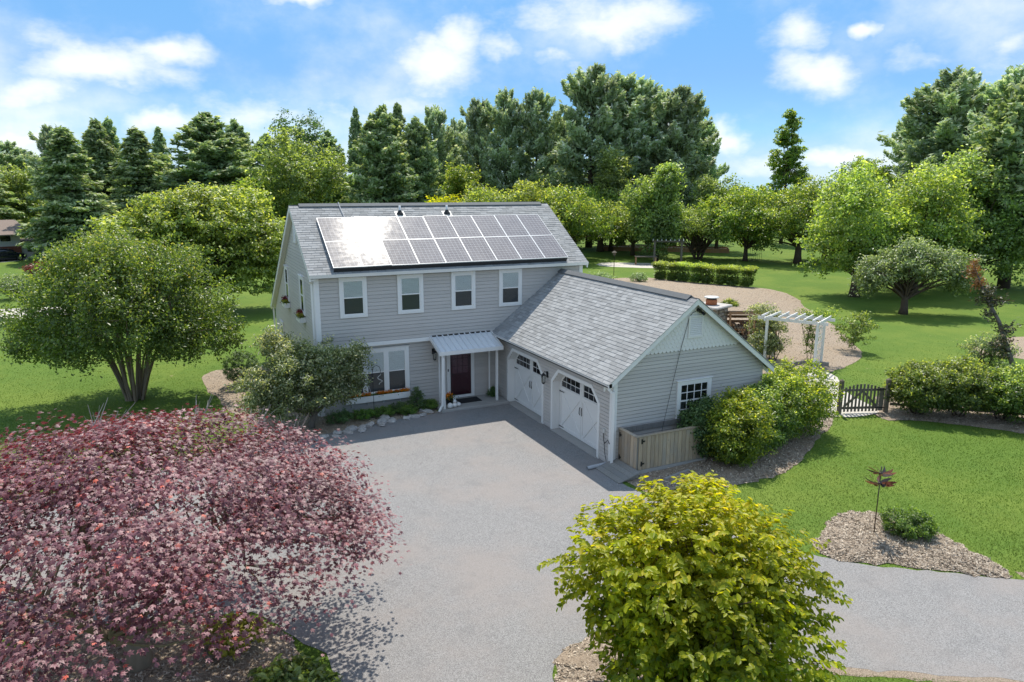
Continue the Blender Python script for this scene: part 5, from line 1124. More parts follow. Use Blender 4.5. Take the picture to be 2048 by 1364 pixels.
rf = MB(); rf.hexa([(-.5, -.6, 2.65), (9.5, -.6, 2.65), (9.5, 3.5, 4.95), (-.5, 3.5, 4.95)], [(-.5, -.6, 2.82), (9.5, -.6, 2.82), (9.5, 3.5, 5.12), (-.5, 3.5, 5.12)]); rf.hexa([(-.5, 3.5, 4.95), (9.5, 3.5, 4.95), (9.5, 7.6, 2.65), (-.5, 7.6, 2.65)], [(-.5, 3.5, 5.12), (9.5, 3.5, 5.12), (9.5, 7.6, 2.82), (-.5, 7.6, 2.82)]); rf.build("roof", MAT['shingle'], n2)
MB().box(1.0, 4.6, -.04, -.005, 0, 2.3).build("garage_door", MAT['dark'], n2)
# car
car = thing("parked_car", "dark blue saloon car parked on the neighbour's concrete drive", "car", (-21.9, 74.4, 0), math.radians(32))
def car_body():
    # cross sections along the length: x, half width, sill z, belt z, roof half width, roof z
    secs = [(-2.30, .62, .38, .66, .60, .68), (-2.15, .84, .26, .80, .78, .84), (-1.55, .90, .22, .92, .76, .98), (-.95, .90, .20, .96, .62, 1.36), (-.1, .90, .20, .97, .60, 1.45), (.65, .90, .20, .96, .60, 1.38), (1.25, .89, .20, .92, .72, .99), (1.95, .86, .24, .80, .74, .83), (2.28, .66, .36, .62, .58, .64)]
    V = []; F = []
    for (x, w, s, b, rw, r) in secs:
        ring = [(-w*.96, s), (-w, (s+b)/2), (-w*.97, b), (-rw, r-.02), (-rw*.6, r), (rw*.6, r), (rw, r-.02), (w*.97, b), (w, (s+b)/2), (w*.96, s)]; V += [(x, y, z) for y, z in ring]
    k = 10
    for i in range(len(secs)-1):
        for j in range(k): F.append((i*k+j, i*k+(j+1) % k, (i+1)*k+(j+1) % k, (i+1)*k+j))
    F += [tuple(range(k)), tuple(range((len(secs)-1)*k, len(secs)*k))]; return MB().add(V, F)
car_body().build("body", MAT['carpaint'], car, True)
gl_ = MB()
for s in (-1, 1): gl_.hexa([(-1.15, s*.80, .99), (.95, s*.80, .99), (.95, s*.79, .98), (-1.15, s*.79, .98)], [(-.75, s*.645, 1.32), (.50, s*.645, 1.32), (.5, s*.60, 1.32), (-.75, s*.60, 1.32)])
gl_.build("side_window", MAT['black_glass'], car)
MB().hexa([(1.22, -.66, 1.01), (1.22, .66, 1.01), (1.16, .66, 1.0), (1.16, -.66, 1.0)], [(.70, -.55, 1.385), (.70, .55, 1.385), (.62, .55, 1.37), (.62, -.55, 1.37)]).build("windscreen", MAT['black_glass'], car)
for x in (-1.4, 1.4):
    for s in (-1, 1):
        w = MB().tube([(x, s*.72, .33), (x, s*.93, .33)], .33, 18).build("wheel", MAT['tyre'], car); MB().tube([(x, s*.90, .33), (x, s*.945, .33)], .20, 14).build("rim", MAT['chrome'], w)
for s in (-1, 1): MB().box(2.10, 2.24, s*.62-.16, s*.62+.16, .62, .72).build("headlight", MAT['chrome'], car)
# ------------------------------------------------------------------ near plants
def maple():
    rg = np.random.default_rng(21); base = (-5.45, -12.45, 0); R0, H, E0 = 4.2, 4.3, 1.05
    n = 700; th = rg.uniform(0, 2*math.pi, n); r = np.sqrt(rg.random(n))*R0*(1+.10*np.sin(3*th+1)+.06*np.sin(7*th)); lay = rg.random(n)**1.5
    top = E0+(H-E0)*np.sqrt(np.clip(1-(r/(R0*1.12))**2.4, 0, 1)); z = top-lay*(.35+1.25*(1-r/R0*.6))
    lump = .22*np.sin(2.1*r*np.cos(th)+1)*np.cos(1.9*r*np.sin(th)); c = np.c_[r*np.cos(th), r*np.sin(th), z+lump]
    gapn = np.sin(1.7*c[:, 0]+.6*np.sin(1.3*c[:, 1]+2))*np.cos(1.5*c[:, 1]+.8*np.sin(1.1*c[:, 0]))+.35*np.sin(3.7*c[:, 0]-2.9*c[:, 1]); keep = (gapn < .62) & ~((np.abs(c[:, 0]-.2) < 1.0) & (c[:, 1] < -1.4) & (c[:, 2] < 2.75)); c = c[keep]; n = len(c)
    per = 96; P = np.repeat(c, per, 0); m = len(P); rad = np.repeat(rg.uniform(.22, .42, n), per)[:, None]; off = np.clip(rg.normal(0, 1, (m, 3)), -1.9, 1.9)*np.array([1, 1, .28])*rad; off[:, 2] -= .10*(np.linalg.norm(off[:, :2], axis=1)/rad[:, 0])**2*rad[:, 0]
    P = P+off; out = unit(np.c_[P[:, 0], P[:, 1], np.zeros(m)]); ok = P[:, 2] > .5; P, off, out = P[ok], off[ok], out[ok]; m = len(P)
    Nr = np.array([0, 0, 1.0])+out*.25+rg.normal(0, .36, (m, 3)); D = unit(off*[1, 1, .2])+out*.5+rg.normal(0, .5, (m, 3))+[0, 0, -.3]
    tint = np.clip(rg.normal(.38, .17, m), 0, .8); hot = rg.random(m) < .018; tint[hot] = rg.uniform(.85, 1, hot.sum())
    me = leaf_mesh("crown", P, Nr, D,   .105*rg.uniform(.7, 1.25, m), .15*rg.uniform(.8, 1.2, m), LM['maple'], tint, 'star')
    o = thing("maple_tree", "wide purple red Japanese maple with star leaves and twisted limbs beside the driveway", "tree", base)
    tb = MB(); tb.tube([(0, 0, -.05), (.03, .02, .35), (-.05, .03, .75)], [.27, .20, .19], 10)
    forks = []
    for i in range(9):
        a = i*2*math.pi/9+rg.normal(0, .2); rr = rg.uniform(1.6, 2.5); e = np.array([math.cos(a)*rr, math.sin(a)*rr, rg.uniform(1.9, 2.7)]); s = np.array([-.03, .03, .6+.03*i]); mid = s+(e-s)*.45+np.array([rg.normal(0, .18), rg.normal(0, .18), -.12])
        pts = [s, s+(mid-s)*.5+rg.normal(0, .06, 3), mid, mid+(e-mid)*.5+rg.normal(0, .09, 3), e]; tb.tube(pts, [.115, .10, .085, .065, .045], 7, False); forks += pts[2:]
    forks = np.array(forks)
    tips = []
    for t in c[rg.choice(n, 150, replace=False)]:
        f = forks[np.argmin(np.linalg.norm((forks-t)*[1, 1, .6], axis=1)+rg.random(len(forks))*.5)]; m1 = (f+t)/2+np.array([rg.normal(0, .12), rg.normal(0, .12), -.10]); tb.tube([f, (f+m1)/2+rg.normal(0, .03, 3), m1, (m1+t)/2+rg.normal(0, .04, 3), t], [.034, .027, .021, .014, .006], 5, False); tips.append(m1)
    for t in c[rg.choice(n, 170, replace=False)]:
        f = tips[int(np.argmin([np.linalg.norm(q-t) for q in tips]))]; tb.tube([f, (f+t)/2+rg.normal(0, .05, 3), t], [.012, .009, .004], 4, False)
    tb.build("trunk", MAT['bark_tan'], o, True); link("crown", me, o)
    # bare dead twigs standing out of the crown towards the house
    tw = MB()
    for (bx, by, bz) in ((2.3, 3.2, 2.9), (3.1, 2.9, 2.6), (1.2, 3.4, 3.2), (-.4, 1.4, 3.6)):
        for k in range(7):
            a = rg.uniform(-.4, 1.6); L_ = rg.uniform(.5, 1.2); d = np.array([math.cos(a)*.5, math.sin(a)*.5, .75]); p = np.array([bx, by, bz]); q = p+d*L_*.5+rg.normal(0, .06, 3); e = q+d*L_*.5+rg.normal(0, .12, 3); tw.tube([p, q, e], [.016, .010, .004], 4, False)
            for j in range(3): tw.tube([q, q+(e-q)*.5+rg.normal(0, .14, 3)], [.006, .003], 3, False)
    stuff(tw.build("dead_twigs", MAT['bark_pale'], o))
maple()
def yellow_bush():
    rg = np.random.default_rng(31); lobes = [(0, 0, 2.1, 1.75, 1.75, 1.45), (.1, .1, 2.65, 1.3, 1.3, .8), (-1.2, .5, 2.3, .85, .9, .9), (1.25, -.4, 1.9, .95, .95, 1.0), (0, -.8, 1.3, 1.7, 1.5, 1.1), (-.7, -.9, 1.2, 1.3, 1.1, 1.0), (1.0, .9, 2.2, .9, .9, 1.0)]
    c, d, r = lobes_points(rg, lobes, 2000, .36); up = np.zeros(len(c)); per = 15
    # arching twigs: leaves in pairs along each
    tw = unit(d*.8+np.c_[np.zeros((len(c), 2)), rg.uniform(-.2, .5, len(c))]+rg.normal(0, .35, (len(c), 3))); L_ = rg.uniform(.28, .6, len(c)); Ps, Ds, Os = [], [], []
    tb = MB()
    for k in range(per):
        t = (k+.5)/per-.2; p = c+tw*(L_*t)[:, None]-np.c_[np.zeros((len(c), 2)), .35*L_*np.clip(t, 0, 1)**2]; side = unit(np.cross(tw, [0, 0, 1.0])+rg.normal(0, .25, (len(c), 3)))*(1 if k % 2 else -1); Ps.append(p+side*.045); Ds.append(side*.8+tw*.6+rg.normal(0, .2, (len(c), 3))+[0, 0, -.35]); Os.append(d)
    P = np.concatenate(Ps); D = np.concatenate(Ds); O = np.concatenate(Os); ok = P[:, 2] > .15; P, D, O = P[ok], D[ok], O[ok]; n = len(P)
    Nr = np.array([0, 0, .85])+O*.45+rg.normal(0, .33, (n, 3)); hgt = P[:, 2]/3.7; tint = np.clip(rg.normal(.36, .17, n)+.62*(hgt-.45), 0, 1)  # tint climbs with height to paint in yellow light from above
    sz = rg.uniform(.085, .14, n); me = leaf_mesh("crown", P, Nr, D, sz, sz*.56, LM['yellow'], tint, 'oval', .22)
    tb.tube([(0, 0, 0), (.03, 0, .5), (0, .05, .9)], [.10, .085, .08], 8); fk = np.array([(0, 0, .4), (0, .05, .9), (.02, .02, .65)]); limbs(tb, rg, None, fk, c[rg.choice(len(c), 60, replace=False)], .035)
    for i in rg.choice(len(c), 260, replace=False): tb.tube([c[i]-tw[i]*.25, c[i]+tw[i]*L_[i]*.4, c[i]+tw[i]*L_[i]*.8-[0, 0, .2*L_[i]]], [.006, .004, .002], 3, False)
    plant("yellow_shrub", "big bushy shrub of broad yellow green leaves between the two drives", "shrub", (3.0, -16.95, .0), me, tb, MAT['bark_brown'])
yellow_bush()
def crape():
    rg = np.random.default_rng(41); lobes = [(0, 0, 4.9, 3.0, 3.0, 1.6), (-2.4, -.3, 3.6, 1.7, 1.9, 1.5), (2.3, .4, 3.7, 1.9, 1.9, 1.5), (0, -2.0, 3.5, 2.1, 1.6, 1.5), (-1.6, -1.6, 2.7, 1.2, 1.1, .8), (1.6, -1.5, 2.6, 1.2, 1.1, .8), (.3, 2.2, 4.2, 2.2, 1.6, 1.6), (-2.9, .8, 2.5, 1.3, 1.3, .9), (3.0, -.8, 2.6, 1.2, 1.3, .9), (-.8, .2, 5.6, 1.9, 1.9, .9), (1.2, -.5, 5.3, 1.7, 1.7, .9)]
    c, d, r = lobes_points(rg, lobes, 1500, .40); ok = ~((np.hypot(c[:, 0], c[:, 1]) < 1.5) & (c[:, 2] < 2.5)); c, d = c[ok], d[ok]
    P, O, off = spray(rg, c, d, 42, .26, .9); n = len(P); Nr = np.array([0, 0, .5])+O*.4+rg.normal(0, .8, (n, 3)); D = O*.4+np.array([0, 0, .5])+rg.normal(0, .8, (n, 3)); tint = np.clip(rg.normal(.34, .18, n)+.32*(P[:, 2]/6.6-.5), 0, 1)
    me = leaf_mesh("crown", P, Nr, D, .13*rg.uniform(.7, 1.3, n), .075*rg.uniform(.7, 1.3, n), LM['crape'], tint)
    tb = MB(); tips = []
    for i in range(27):
        a = i*2*math.pi/27*2.4+rg.normal(0, .2); r1 = .12+.30*rg.random(); rr = rg.uniform(.4, 2.5); b = np.array([math.cos(a)*r1, math.sin(a)*r1, -.05]); e = np.array([math.cos(a)*rr, math.sin(a)*rr, rg.uniform(3.0, 3.9)]); m = b+(e-b)*.5+np.array([-math.cos(a)*.12*rr, -math.sin(a)*.12*rr, .15])
        tb.tube([b, b*.5+m*.5+[0, 0, .1], m, (m+e)/2+rg.normal(0, .05, 3), e], [.055, .045, .038, .030, .022], 6, False); tips += [m, (m+e)/2, e]
    tips = np.array(tips)
    for t in c[rg.choice(len(c), 150, replace=False)]:
        w = tips[(tips[:, 2] < t[2]+.2)]; f = w[np.argmin(np.linalg.norm(w-t, axis=1))] if len(w) else tips[0]; tb.tube([f, (f+t)/2+rg.normal(0, .08, 3), t], [.022, .014, .005], 4, False)
    plant("crape_myrtle", "vase shaped multi-stemmed crape myrtle with olive foliage on the side lawn", "tree", (-6.1, 6.1, 0), me, tb, MAT['bark_tan'])
crape()
broadleaf("ornamental_tree", "silvery green small spreading tree covering the front corner of the house", (-.35, -.55, 0), 3.4, 2.4, [(-.3, 0, 2.0, 1.5, 1.2, .8), (-1.3, .1, 1.7, 1.1, 1.0, .8), (1.2, -.1, 2.0, 1.0, .9, .75), (.2, .3, 2.5, 1.2, 1.0, .55), (-.6, .5, 2.7, .8, .8, .55), (-1.7, -.2, 1.2, .7, .8, .6), (1.75, -.2, 2.5, .45, .4, .5), (.9, -.5, 1.5, .8, .7, .6), (-.4, -.7, 1.3, 1.1, .6, .7), (-1.0, .9, 3.1, .5, .5, .45)], LM['olive'], MAT['bark_grey'], 51, 700, 48, (.10, .055), .19, .55, .12, 40, limb_r=.04, lean=.15)

# shrubs against the garage gable: each its own plant
GS_ = [((10.35, -8.62), 1.8, .72, 61, "dark glossy shaded shrub directly under the garage side window", 'dark'), ((10.98, -9.45), 2.2, 1.15, 62, "tall yellow green shrub touching the end of the pine enclosure", 'shrub'), ((12.15, -8.9), 2.05, 1.15, 63, "grey green shrub in the middle of the row beside the garage", 'hedge'), ((13.15, -8.6), 2.15, 1.15, 64, "upright bushy shrub third along the garage gable bed", 'hedge'), ((14.75, -8.15), 2.45, 1.65, 65, "broad yellow topped shrub next to the picket gate", 'shrub')]
for (xy, H, R, sd, lab, mt) in GS_:
    broadleaf("garden_shrub", lab, (xy[0], xy[1], .05), H, R, [(0, 0, H*.55, R*.9, R*.9, H*.42), (R*.3, R*.2, H*.68, R*.6, R*.6, H*.30), (-R*.3, -R*.2, H*.45, R*.68, R*.68, H*.40), (0, 0, H*.3, R*.85, R*.85, H*.28)], LM[mt], MAT['bark_brown'], sd, 420, 50, (.10, .046), .15, .4, .05, 22, stems=5, spread0=.1, limb_r=.018, cat="shrub", group="shrubs beside the garage", shell=.3, tint_up=True)
# tall hedge right of the gate
hp = [(20.6, -8.75), (21.7, -9.6), (22.75, -10.6), (23.8, -11.65), (24.85, -12.7)]
HL = ["tall leafy hedge shrub nearest the picket gate post", "second tall hedge shrub along from the picket gate", "third tall hedge shrub along from the picket gate", "fourth tall hedge shrub along from the picket gate", "fifth tall hedge shrub along from the picket gate"]
for i, (x, y) in enumerate(hp):
    H = 2.0+.15*(i % 2); R = 1.12
    broadleaf("hedge_shrub", HL[i], (x, y, .04), H, R, [(0, 0, H*.58, R*.98, R*1.1, H*.38), (.3, .3, H*.72, R*.7, R*.7, H*.26), (-.35, -.3, H*.55, R*.7, R*.75, H*.36), (0, 0, H*.35, R*.9, R*.95, H*.26)], LM['hedge'], MAT['bark_brown'], 70+i, 380, 48, (.10, .055), .16, .4, .05, 22, stems=6, spread0=.14, limb_r=.018, cat="hedge", group="shrubs of the tall hedge by the gate", shell=.28)
# clipped flat topped hedge across the lawn
e0, e1 = np.array([36.4, 28.6]), np.array([40.6, 20.6])
for i in range(4):
    c0 = e0+(e1-e0)*(i+.5)/4
    rg = np.random.default_rng(80+i); n = 9000; H = 1.55+.05*(i % 2); L_, W = 2.35, 1.5; d = unit(rg.normal(0, 1, (n, 3))); s = np.sign(d)*np.abs(d)**.45; s = s/np.max(np.abs(s), axis=1, keepdims=True)*(rg.random(n)**.22)[:, None]
    P = s*[L_/2, W/2, H/2]+[0, 0, H/2+.02]+rg.normal(0, .06, (n, 3)); P[:, :2] *= (.80+.24*(P[:, 2:3]/H)); P = P[P[:, 2] > .04]; n = len(P)
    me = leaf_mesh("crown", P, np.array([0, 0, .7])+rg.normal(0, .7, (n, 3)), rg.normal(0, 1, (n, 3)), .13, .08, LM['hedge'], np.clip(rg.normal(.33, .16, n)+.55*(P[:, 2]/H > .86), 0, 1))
    tb = MB(); [tb.tube([(q, 0, 0), (q*1.1, .1, .6), (q*1.3, -.1, 1.1)], .03, 5) for q in (-.7, -.2, .3, .8)]
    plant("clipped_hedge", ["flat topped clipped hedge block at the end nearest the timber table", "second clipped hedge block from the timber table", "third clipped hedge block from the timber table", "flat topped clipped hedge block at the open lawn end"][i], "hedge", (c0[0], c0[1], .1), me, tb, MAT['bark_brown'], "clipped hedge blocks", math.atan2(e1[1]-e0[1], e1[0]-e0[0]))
# round low shrub in the small bed, boxwood ball, low plants
broadleaf("low_shrub", "low rounded green shrub beside the wind spinner", (11.4, -15.0, .08), .6, .7, [(0, 0, .29, .66, .62, .27), (.2, -.1, .27, .45, .45, .24)], LM['ground'], MAT['bark_brown'], 91, 340, 40, (.055, .026), .06, .15, .02, 10, cat="shrub", shell=.25, limb_r=.008)
broadleaf("boxwood", "clipped dark green boxwood ball at the gable end of the house", (-2.0, 6.3, .04), 1.55, .8, [(0, 0, .8, .72, .72, .70)], LM['dark'], MAT['bark_brown'], 92, 300, 40, (.05, .03), .07, .3, .05, 10, cat="shrub", shell=.16, limb_r=.01)
broadleaf("dwarf_conifer", "small dark pointed dwarf conifer at the end of the flower box", (3.72, -.15, .05), .95, .42, [(0, 0, .28, .40, .36, .25), (0, 0, .52, .26, .24, .25), (0, 0, .78, .12, .12, .18)], LM['dark'], MAT['bark_brown'], 93, 150, 30, (.05, .02), .05, .3, .02, 6, cat="shrub", shell=.3, limb_r=.006)
for i, (x, y, h, r, m, lab) in enumerate(((1.55, -.35, .34, .55, 'ground', "spreading dark green ground cover under the flower box"), (2.35, -.35, .36, .50, 'ground', "mossy green cushion plant below the marigolds"), (3.2, -.55, .32, .38, 'ground', "round bright green cushion plant between the edging stones"), (2.98, -.2, .42, .36, 'dark', "bluish green leafy perennial beside the dwarf conifer"), (4.15, -.25, .34, .40, 'ground', "low green clump between dwarf conifer and canopy post"), (.62, -.55, .55, .5, 'dark', "dark leafy plant at the house corner under the silvery tree"), (6.98, .05, .45, .16, 'dark', "spindly dark plant in the corner of the stoop"))):
    broadleaf("bedding_plant", lab, (x, y, .05), h, r, [(0, 0, h*.42, r, r*.8, h*.45), (r*.3, 0, h*.5, r*.5, r*.5, h*.42)], LM[m], MAT['bark_brown'], 100+i, 120, 30, (.05, .022), .06, .1, .012, 6, cat="plant", shell=.3, limb_r=.005, group="plants in the front bed")
broadleaf("hosta_clump", "bright green broad leaved clump at the edge of the maple bed", (-3.2, -14.35, .08), .45, .65, [(0, 0, .2, .6, .6, .2), (.5, -.5, .2, .45, .45, .2)], LM['birch'], MAT['bark_brown'], 120, 150, 16, (.15, .07), .10, .1, .012, 6, cat="plant", shape='oval', shell=.4, limb_r=.006)
broadleaf("hosta_clump", "pale green leafy clump in the mulch under the maple limbs", (-3.9, -12.6, .09), .5, .5, [(0, 0, .22, .5, .5, .22)], LM['coleus'], MAT['bark_brown'], 121, 70, 14, (.11, .06), .09, .1, .012, 6, cat="plant", shape='oval', shell=.4, limb_r=.006)
for i, (x, y, h, r, m, lab) in enumerate(((30.0, 28.2, .9, 1.4, 'weep', "grey green lavender drift beside the bird feeder"), (33.4, 27.2, .7, .9, 'weep', "small grey herb clump behind the garage ridge"), (30.6, 12.4, .55, .5, 'hedge', "lone small green plant in the open mulch"), (19.9, .2, .7, .9, 'shrub', "lime green perennial clump below the firewood rack"), (22.6, 1.0, .5, .5, 'shrub', "small lime plant in the mulch near the arbour"), (27.5, -.3, 2.0, 1.0, 'hedge', "reddish stemmed loose rose bush behind the arbour"))):
    broadleaf("border_plant", lab, (x, y, .15), h, r, [(0, 0, h*.5, r, r, h*.45), (r*.4, r*.2, h*.6, r*.5, r*.5, h*.4)], LM[m], MAT['bark_brown'], 130+i, 110, 26, (.12, .05), .14, .2, .02, 8, cat="plant", shell=.4, limb_r=.01, stems=4, spread0=.06)
# climbing rose on the arbour
broadleaf("climbing_rose", "leafy climbing rose covering the house side of the white arbour", (21.9, -.2, .05), 2.7, .9, [(0, 0, 1.1, .8, .7, .95), (-.6, .3, .8, .8, .7, .7), (.3, .4, 1.9, .6, .6, .6), (.2, 1.2, 2.3, .7, .9, .3), (-.2, .6, 1.6, .7, .7, .7)], LM['olive'], MAT['bark_brown'], 140, 190, 34, (.10, .055), .17, .8, .03, 20, stems=4, cat="climber", shell=.4, limb_r=.014)
broadleaf("climbing_vine", "sparse vine climbing the lattice of the white arbour", (23.7, -.9, .05), 2.5, .5, [(0, 0, 1.3, .35, .45, 1.0), (.1, .3, 2.2, .6, .9, .25), (.3, -.5, 2.45, .9, .4, .25)], LM['hedge'], MAT['bark_brown'], 141, 90, 26, (.09, .05), .15, 1.0, .025, 14, stems=3, cat="climber", shell=.5, limb_r=.012)
# neighbour's shrubs
x, y = spot(78, 80); broadleaf("red_shrub", "low rust red shrub on the neighbour's lawn", (x, y, 0), 1.5, 2.0, [(0, 0, .8, 2.1, 1.5, .6)], LM['rust'], MAT['bark_brown'], 150, 120, 30, (.22, .10), .3, .4, .05, 10, cat="shrub", shell=.35)
x, y = spot(8, 66); broadleaf("garden_shrub", "round grey green bush beyond the neighbour's path", (x, y, 0), 1.9, 1.3, [(0, 0, .95, 1.3, 1.3, .9)], LM['weep'], MAT['bark_brown'], 151, 110, 30, (.16, .08), .25, .4, .05, 10, cat="shrub", shell=.3)

# ------------------------------------------------------------------ orchard and lawn trees
def dome(H, R, z0, seed, lumps=7, flat=1.0):
    rg = np.random.default_rng(seed); L = [(0, 0, (H+z0)/2, R*.62, R*.62, (H-z0)*.38)]; lumps += 4
    for i in range(lumps):
        a = 2*math.pi*i/lumps+rg.normal(0, .25); q = rg.uniform(.40, .72)*R; zz = z0+(H-z0)*rg.uniform(.22, .66)*flat; L.append((math.cos(a)*q, math.sin(a)*q, zz, R*rg.uniform(.26, .46), R*rg.uniform(.26, .46), (H-z0)*rg.uniform(.18, .30)))
    for i in range(3): a = rg.uniform(0, 6.28); L.append((math.cos(a)*R*.3, math.sin(a)*R*.3, H*.80, R*.36, R*.36, (H-z0)*.20))
    return L
def by_px(px, py_base): d = ray(px, py_base); t = -CAM[2]/d[2]; return CAM[0]+d[0]*t, CAM[1]+d[1]*t
x, y = 40.4, 6.3; D_ = math.hypot(x-CAM[0], y-CAM[1]); H = zat(1820, 478, D_)
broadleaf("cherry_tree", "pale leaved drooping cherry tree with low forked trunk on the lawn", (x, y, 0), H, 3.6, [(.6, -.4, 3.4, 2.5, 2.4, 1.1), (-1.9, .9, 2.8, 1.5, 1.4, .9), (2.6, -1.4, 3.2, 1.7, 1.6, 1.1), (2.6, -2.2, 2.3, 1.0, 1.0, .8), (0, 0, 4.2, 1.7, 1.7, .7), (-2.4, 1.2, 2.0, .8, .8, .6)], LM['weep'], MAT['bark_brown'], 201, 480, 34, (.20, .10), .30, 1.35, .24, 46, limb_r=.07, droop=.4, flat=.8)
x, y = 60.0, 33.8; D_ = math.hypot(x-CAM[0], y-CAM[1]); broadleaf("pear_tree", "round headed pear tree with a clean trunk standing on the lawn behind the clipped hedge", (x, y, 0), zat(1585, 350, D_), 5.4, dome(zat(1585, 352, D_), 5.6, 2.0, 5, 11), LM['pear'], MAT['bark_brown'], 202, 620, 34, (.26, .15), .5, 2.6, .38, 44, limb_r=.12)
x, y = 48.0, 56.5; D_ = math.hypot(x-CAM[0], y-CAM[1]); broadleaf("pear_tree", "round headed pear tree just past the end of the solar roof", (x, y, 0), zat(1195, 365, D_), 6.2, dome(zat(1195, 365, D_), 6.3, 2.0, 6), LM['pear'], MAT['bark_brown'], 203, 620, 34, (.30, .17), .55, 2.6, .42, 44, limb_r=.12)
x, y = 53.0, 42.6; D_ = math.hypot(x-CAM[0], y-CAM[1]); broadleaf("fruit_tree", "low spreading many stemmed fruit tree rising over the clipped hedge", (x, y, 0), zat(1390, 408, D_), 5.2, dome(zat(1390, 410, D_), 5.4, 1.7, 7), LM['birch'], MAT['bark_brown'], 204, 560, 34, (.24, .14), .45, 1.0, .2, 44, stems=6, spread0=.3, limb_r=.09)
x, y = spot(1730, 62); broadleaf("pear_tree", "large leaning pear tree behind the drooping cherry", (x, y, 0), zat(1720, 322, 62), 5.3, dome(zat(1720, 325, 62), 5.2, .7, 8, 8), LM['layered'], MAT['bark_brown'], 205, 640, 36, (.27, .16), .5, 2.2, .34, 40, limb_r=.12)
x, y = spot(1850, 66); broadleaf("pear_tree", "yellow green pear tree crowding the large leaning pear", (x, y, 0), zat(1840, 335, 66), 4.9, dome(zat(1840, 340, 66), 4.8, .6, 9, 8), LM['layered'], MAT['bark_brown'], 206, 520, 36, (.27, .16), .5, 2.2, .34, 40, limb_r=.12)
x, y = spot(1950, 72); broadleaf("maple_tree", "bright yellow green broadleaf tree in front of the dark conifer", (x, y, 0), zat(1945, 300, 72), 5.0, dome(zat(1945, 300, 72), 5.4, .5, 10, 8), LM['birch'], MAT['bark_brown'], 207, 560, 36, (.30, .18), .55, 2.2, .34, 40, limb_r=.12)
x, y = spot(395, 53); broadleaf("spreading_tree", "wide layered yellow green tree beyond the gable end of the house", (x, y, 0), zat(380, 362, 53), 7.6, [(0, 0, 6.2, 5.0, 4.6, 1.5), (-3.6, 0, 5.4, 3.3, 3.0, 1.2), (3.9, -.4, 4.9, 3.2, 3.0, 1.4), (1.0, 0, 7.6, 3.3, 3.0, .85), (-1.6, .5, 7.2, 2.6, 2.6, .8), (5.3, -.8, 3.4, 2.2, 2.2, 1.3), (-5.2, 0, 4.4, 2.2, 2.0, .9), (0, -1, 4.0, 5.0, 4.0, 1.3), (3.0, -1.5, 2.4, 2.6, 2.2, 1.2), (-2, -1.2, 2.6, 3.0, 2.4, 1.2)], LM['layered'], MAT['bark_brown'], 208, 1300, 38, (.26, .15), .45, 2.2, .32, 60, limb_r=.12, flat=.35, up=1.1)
# right edge: brown tipped fir boughs and the dark conifer behind
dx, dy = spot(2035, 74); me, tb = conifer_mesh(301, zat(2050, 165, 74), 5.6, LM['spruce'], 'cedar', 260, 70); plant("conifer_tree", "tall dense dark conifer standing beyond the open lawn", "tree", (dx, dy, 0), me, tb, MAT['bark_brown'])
def leaning_fir():
    rg = np.random.default_rng(311); o = thing("leaning_fir", "half dead leaning fir with rust brown tips over the lawn", "tree", (*spot(2085, 40), 0)); tb = MB(); base = np.array([0, 0, 0.]); tip = np.array([spot(1965, 42)[0]-spot(2085, 40)[0], spot(1965, 42)[1]-spot(2085, 40)[1], 4.8]); Ps, Ds, Ts = [], [], []
    tb.tube([base, tip*.4+[0.1, 0, .2], tip*.7, tip], [.12, .09, .06, .02], 7)
    for i in range(26):
        t = rg.uniform(.15, 1); p = tip*t; a = rg.uniform(0, 6.28); L_ = rg.uniform(.6, 1.6)*(1.2-t); d = np.array([math.cos(a), math.sin(a), rg.uniform(-.3, .4)]); tb.tube([p, p+d*L_*.6, p+d*L_], [.025, .015, .005], 4, False)
        k = 60; s = rg.random(k); Ps.append(p+d*L_*s[:, None]+rg.normal(0, .13, (k, 3))); Ds.append(d+rg.normal(0, .5, (k, 3))); Ts.append(np.clip(rg.normal(.15 if t < .75 else .9, .12, k), 0, 1))
    P = np.concatenate(Ps); n = len(P); m = leafmat("browning fir needles", (.05, .07, .035), (.16, .10, .05), (.34, .15, .06), .25, .04); link("crown", leaf_mesh("crown", P, rg.normal(0, 1, (n, 3))+[0, 0, .5], np.concatenate(Ds), .20, .07, m, np.concatenate(Ts), 'blade'), o); tb.build("trunk", MAT['bark_grey'], o, True)
leaning_fir()
broadleaf("low_shrub", "low brownish twiggy shrub on the lawn under the leaning fir", (*spot(2020, 41), 0), 1.5, 1.3, [(0, 0, .7, 1.3, 1.1, .6)], LM['olive'], MAT['bark_brown'], 312, 100, 30, (.13, .05), .2, .3, .04, 14, cat="shrub", stems=5, shell=.4)
# orchard row behind the roof
for i, (px, dist, yt, w, mk, lab) in enumerate(((985, 84, 372, 6.0, 'layered', "yellow green orchard tree rising over the far end of the solar roof"), (1065, 82, 362, 6.2, 'layered', "bushy orchard tree below the two bare pine trunks"), (1140, 84, 372, 6.0, 'pear', "upright orchard tree beside the pear past the roof end"), (1270, 92, 385, 5.4, 'layered', "small orchard tree behind the feathery upright tree"), (1500, 88, 372, 5.6, 'pear', "orchard tree below the lone narrow tree"), (1440, 100, 352, 4.6, 'birch', "weeping willowy tree at the edge of the pine group"), (1660, 92, 372, 5.4, 'layered', "orchard tree left of the large leaning pear"), (890, 80, 392, 3.2, 'yellow', "golden green bush peeping over the roof ridge"))):
    x, y = spot(px, dist); H = zat(px, yt, dist); broadleaf("orchard_tree", lab, (x, y, 0), H, w, dome(H, w, 1.2, 400+i, 7), LM[mk], MAT['bark_brown'], 410+i, 420, 36, (.34, .17), .55, 2.0, .25, 26, limb_r=.09, group="orchard trees on the far lawn", up=.5)

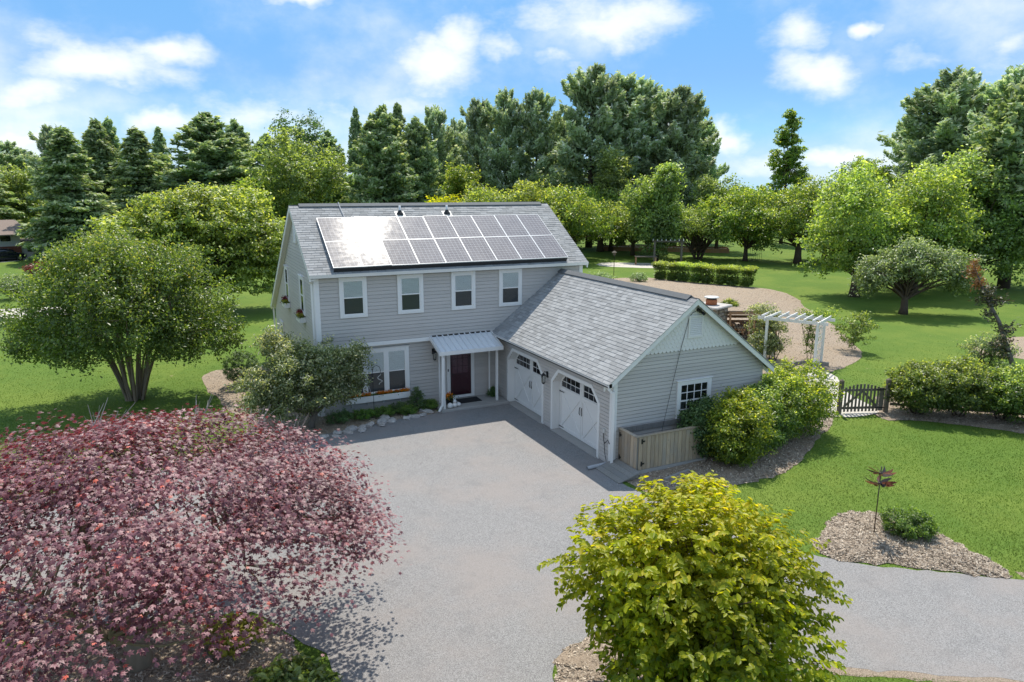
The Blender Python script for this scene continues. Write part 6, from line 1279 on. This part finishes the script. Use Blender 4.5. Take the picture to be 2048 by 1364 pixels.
# ------------------------------------------------------------------ background wood
protos = {}
def proto(kind, seed):
    key = (kind, seed)
    if key not in protos:
        H, R = 20.0, {'spruce': 4.6, 'pine': 5.6, 'cedar': 5.2}[kind]
        nb, per = {'spruce': (230, 110), 'pine': (150, 170), 'cedar': (240, 110)}[kind]
        me, tb = conifer_mesh(500+seed, H, R, LM['pine' if kind == 'pine' else 'spruce'], kind, nb, per); protos[key] = (me, tb.mesh("trunk", MAT['bark_brown'], True), H, R)
    return protos[key]
def conifer(px, dist, ytop, wpx, kind, seed, label, rz=0.0, group="conifers of the wood behind the house"):
    me, tm, H0, R0 = proto(kind, seed); x, y = spot(px, dist); H = zat(px, ytop, dist); R = wpx/2/FPX*dist*(1.22 if px < 560 else 1.08)
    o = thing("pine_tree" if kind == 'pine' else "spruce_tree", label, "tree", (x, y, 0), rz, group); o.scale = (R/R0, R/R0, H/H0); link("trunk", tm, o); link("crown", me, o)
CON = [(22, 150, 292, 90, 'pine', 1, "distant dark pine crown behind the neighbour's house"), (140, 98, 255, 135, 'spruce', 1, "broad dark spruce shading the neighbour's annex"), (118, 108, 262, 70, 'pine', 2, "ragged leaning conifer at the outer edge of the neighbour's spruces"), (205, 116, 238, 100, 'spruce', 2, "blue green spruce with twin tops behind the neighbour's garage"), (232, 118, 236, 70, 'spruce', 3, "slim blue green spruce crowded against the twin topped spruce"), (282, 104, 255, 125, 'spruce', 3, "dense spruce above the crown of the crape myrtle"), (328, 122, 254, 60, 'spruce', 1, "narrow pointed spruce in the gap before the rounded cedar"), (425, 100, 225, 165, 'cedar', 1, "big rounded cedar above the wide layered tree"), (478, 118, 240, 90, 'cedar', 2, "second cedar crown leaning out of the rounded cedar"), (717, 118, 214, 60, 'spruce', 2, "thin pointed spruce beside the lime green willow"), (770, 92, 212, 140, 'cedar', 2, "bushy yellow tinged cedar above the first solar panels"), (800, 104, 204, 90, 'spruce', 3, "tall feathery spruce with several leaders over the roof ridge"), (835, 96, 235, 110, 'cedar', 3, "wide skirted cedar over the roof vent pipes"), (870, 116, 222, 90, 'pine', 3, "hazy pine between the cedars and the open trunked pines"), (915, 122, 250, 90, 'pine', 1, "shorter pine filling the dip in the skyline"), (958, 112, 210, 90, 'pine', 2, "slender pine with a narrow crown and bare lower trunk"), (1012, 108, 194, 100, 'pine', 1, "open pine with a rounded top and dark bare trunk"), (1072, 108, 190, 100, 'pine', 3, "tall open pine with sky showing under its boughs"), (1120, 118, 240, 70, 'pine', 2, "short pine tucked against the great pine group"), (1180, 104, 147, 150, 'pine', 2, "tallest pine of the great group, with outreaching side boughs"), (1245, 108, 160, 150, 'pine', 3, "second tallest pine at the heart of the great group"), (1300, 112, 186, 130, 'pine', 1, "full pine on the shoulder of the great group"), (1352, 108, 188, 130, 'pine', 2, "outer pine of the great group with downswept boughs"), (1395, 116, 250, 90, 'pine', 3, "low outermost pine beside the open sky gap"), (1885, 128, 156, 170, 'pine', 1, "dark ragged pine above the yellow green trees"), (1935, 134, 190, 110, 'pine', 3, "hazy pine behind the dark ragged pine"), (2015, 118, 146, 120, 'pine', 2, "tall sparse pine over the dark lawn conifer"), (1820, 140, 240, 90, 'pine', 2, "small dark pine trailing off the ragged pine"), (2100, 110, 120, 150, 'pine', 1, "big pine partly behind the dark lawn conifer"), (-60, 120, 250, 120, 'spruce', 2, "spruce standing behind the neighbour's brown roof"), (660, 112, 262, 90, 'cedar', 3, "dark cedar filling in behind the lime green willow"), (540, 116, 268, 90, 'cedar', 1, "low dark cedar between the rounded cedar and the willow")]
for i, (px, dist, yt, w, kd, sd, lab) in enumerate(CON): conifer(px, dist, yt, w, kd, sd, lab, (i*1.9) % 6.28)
BR = [(35, 128, 332, 5.4, 'birch', "bright green broadleaf tree behind the neighbour's brown roof", .8), (-30, 130, 330, 5.5, 'birch', "bright broadleaf tree at the end of the neighbour's roof", .8), (600, 92, 250, 5.6, 'birch', "tall lime green willow like tree left of the cedars", 1.0), (605, 116, 220, 6.6, 'dark', "dark oak crown showing over the lime green willow", 1.0), (1225, 98, 300, 3.0, 'birch', "narrow bright green tree before the great pines", .9), (1318, 86, 326, 3.4, 'birch', "feathery upright bright tree beside the low fruit tree", .9), (1102, 102, 345, 5.2, 'weep', "flat topped grey green tree below the tall open pine", .5), (1750, 122, 312, 6.5, 'pear', "rounded oak in the distance beyond the open sky gap", .8), (1705, 128, 322, 5.0, 'dark', "small dark round tree at the edge of the open sky gap", .8), (1840, 92, 326, 4.8, 'birch', "pale lime rounded willow rising over the pears", .9), (490, 88, 352, 4.0, 'pear', "mid green tree filling the gap above the layered tree", .8), (930, 100, 330, 5.0, 'pear', "low mid green tree under the slender pine", .7)]
for i, (px, dist, yt, w, mk, lab, fl) in enumerate(BR):
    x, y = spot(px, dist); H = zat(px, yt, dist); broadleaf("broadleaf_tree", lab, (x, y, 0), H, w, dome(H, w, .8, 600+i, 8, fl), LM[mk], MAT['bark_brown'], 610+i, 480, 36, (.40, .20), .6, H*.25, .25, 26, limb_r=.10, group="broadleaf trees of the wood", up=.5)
# the lone narrow tree with gaps
x, y = spot(1570, 118); H = zat(1570, 213, 118); rg = np.random.default_rng(700); L = []
for i in range(90): q = rg.random(); rr = 5.6*(1-q)**.65; a = rg.uniform(0, 6.28); L.append((math.cos(a)*rr*rg.uniform(.1, 1.0), math.sin(a)*rr*rg.uniform(.1, 1.0), H*(.14+.83*q), .8+.6*(1-q), .8+.6*(1-q), .8))
broadleaf("narrow_tree", "lone narrow pointed tree with open gaps against the sky", (x, y, 0), H, 4.5, L, LM['pear'], MAT['bark_brown'], 701, 700, 24, (.38, .20), .30, H*.6, .22, 50, limb_r=.06, shell=.6)
# distant woodland closing the horizon
def far_wood():
    rg = np.random.default_rng(800); P = []; T = []
    for i in range(150):
        px = rg.uniform(-350, 2400); dist = rg.uniform(150, 230); x, y = spot(px, dist); gap = 1.0 if not (1430 < px < 1800) else .62; H = rg.uniform(9, 14)*gap; R = rg.uniform(4, 7); n = 520; d = unit(rg.normal(0, 1, (n, 3))); r = rg.random(n)**.35
        q = d*r[:, None]*[R, R, H*.5]+[x, y, H*.5]; P.append(q); T.append(np.clip(rg.normal(.3, .15)+rg.normal(0, .12, n)+.2*(q[:, 2]/H-.5), 0, 1))
    P = np.concatenate(P); n = len(P); me = leaf_mesh("woodland", P, np.array([0, 0, .6])+rg.normal(0, .7, (n, 3)), rg.normal(0, 1, (n, 3)), 1.5, .9, LM['pear'], np.concatenate(T), 'blade')
    tag(stuff(link("woodland", me)), "far band of mixed woodland along the horizon", "woodland")
far_wood()
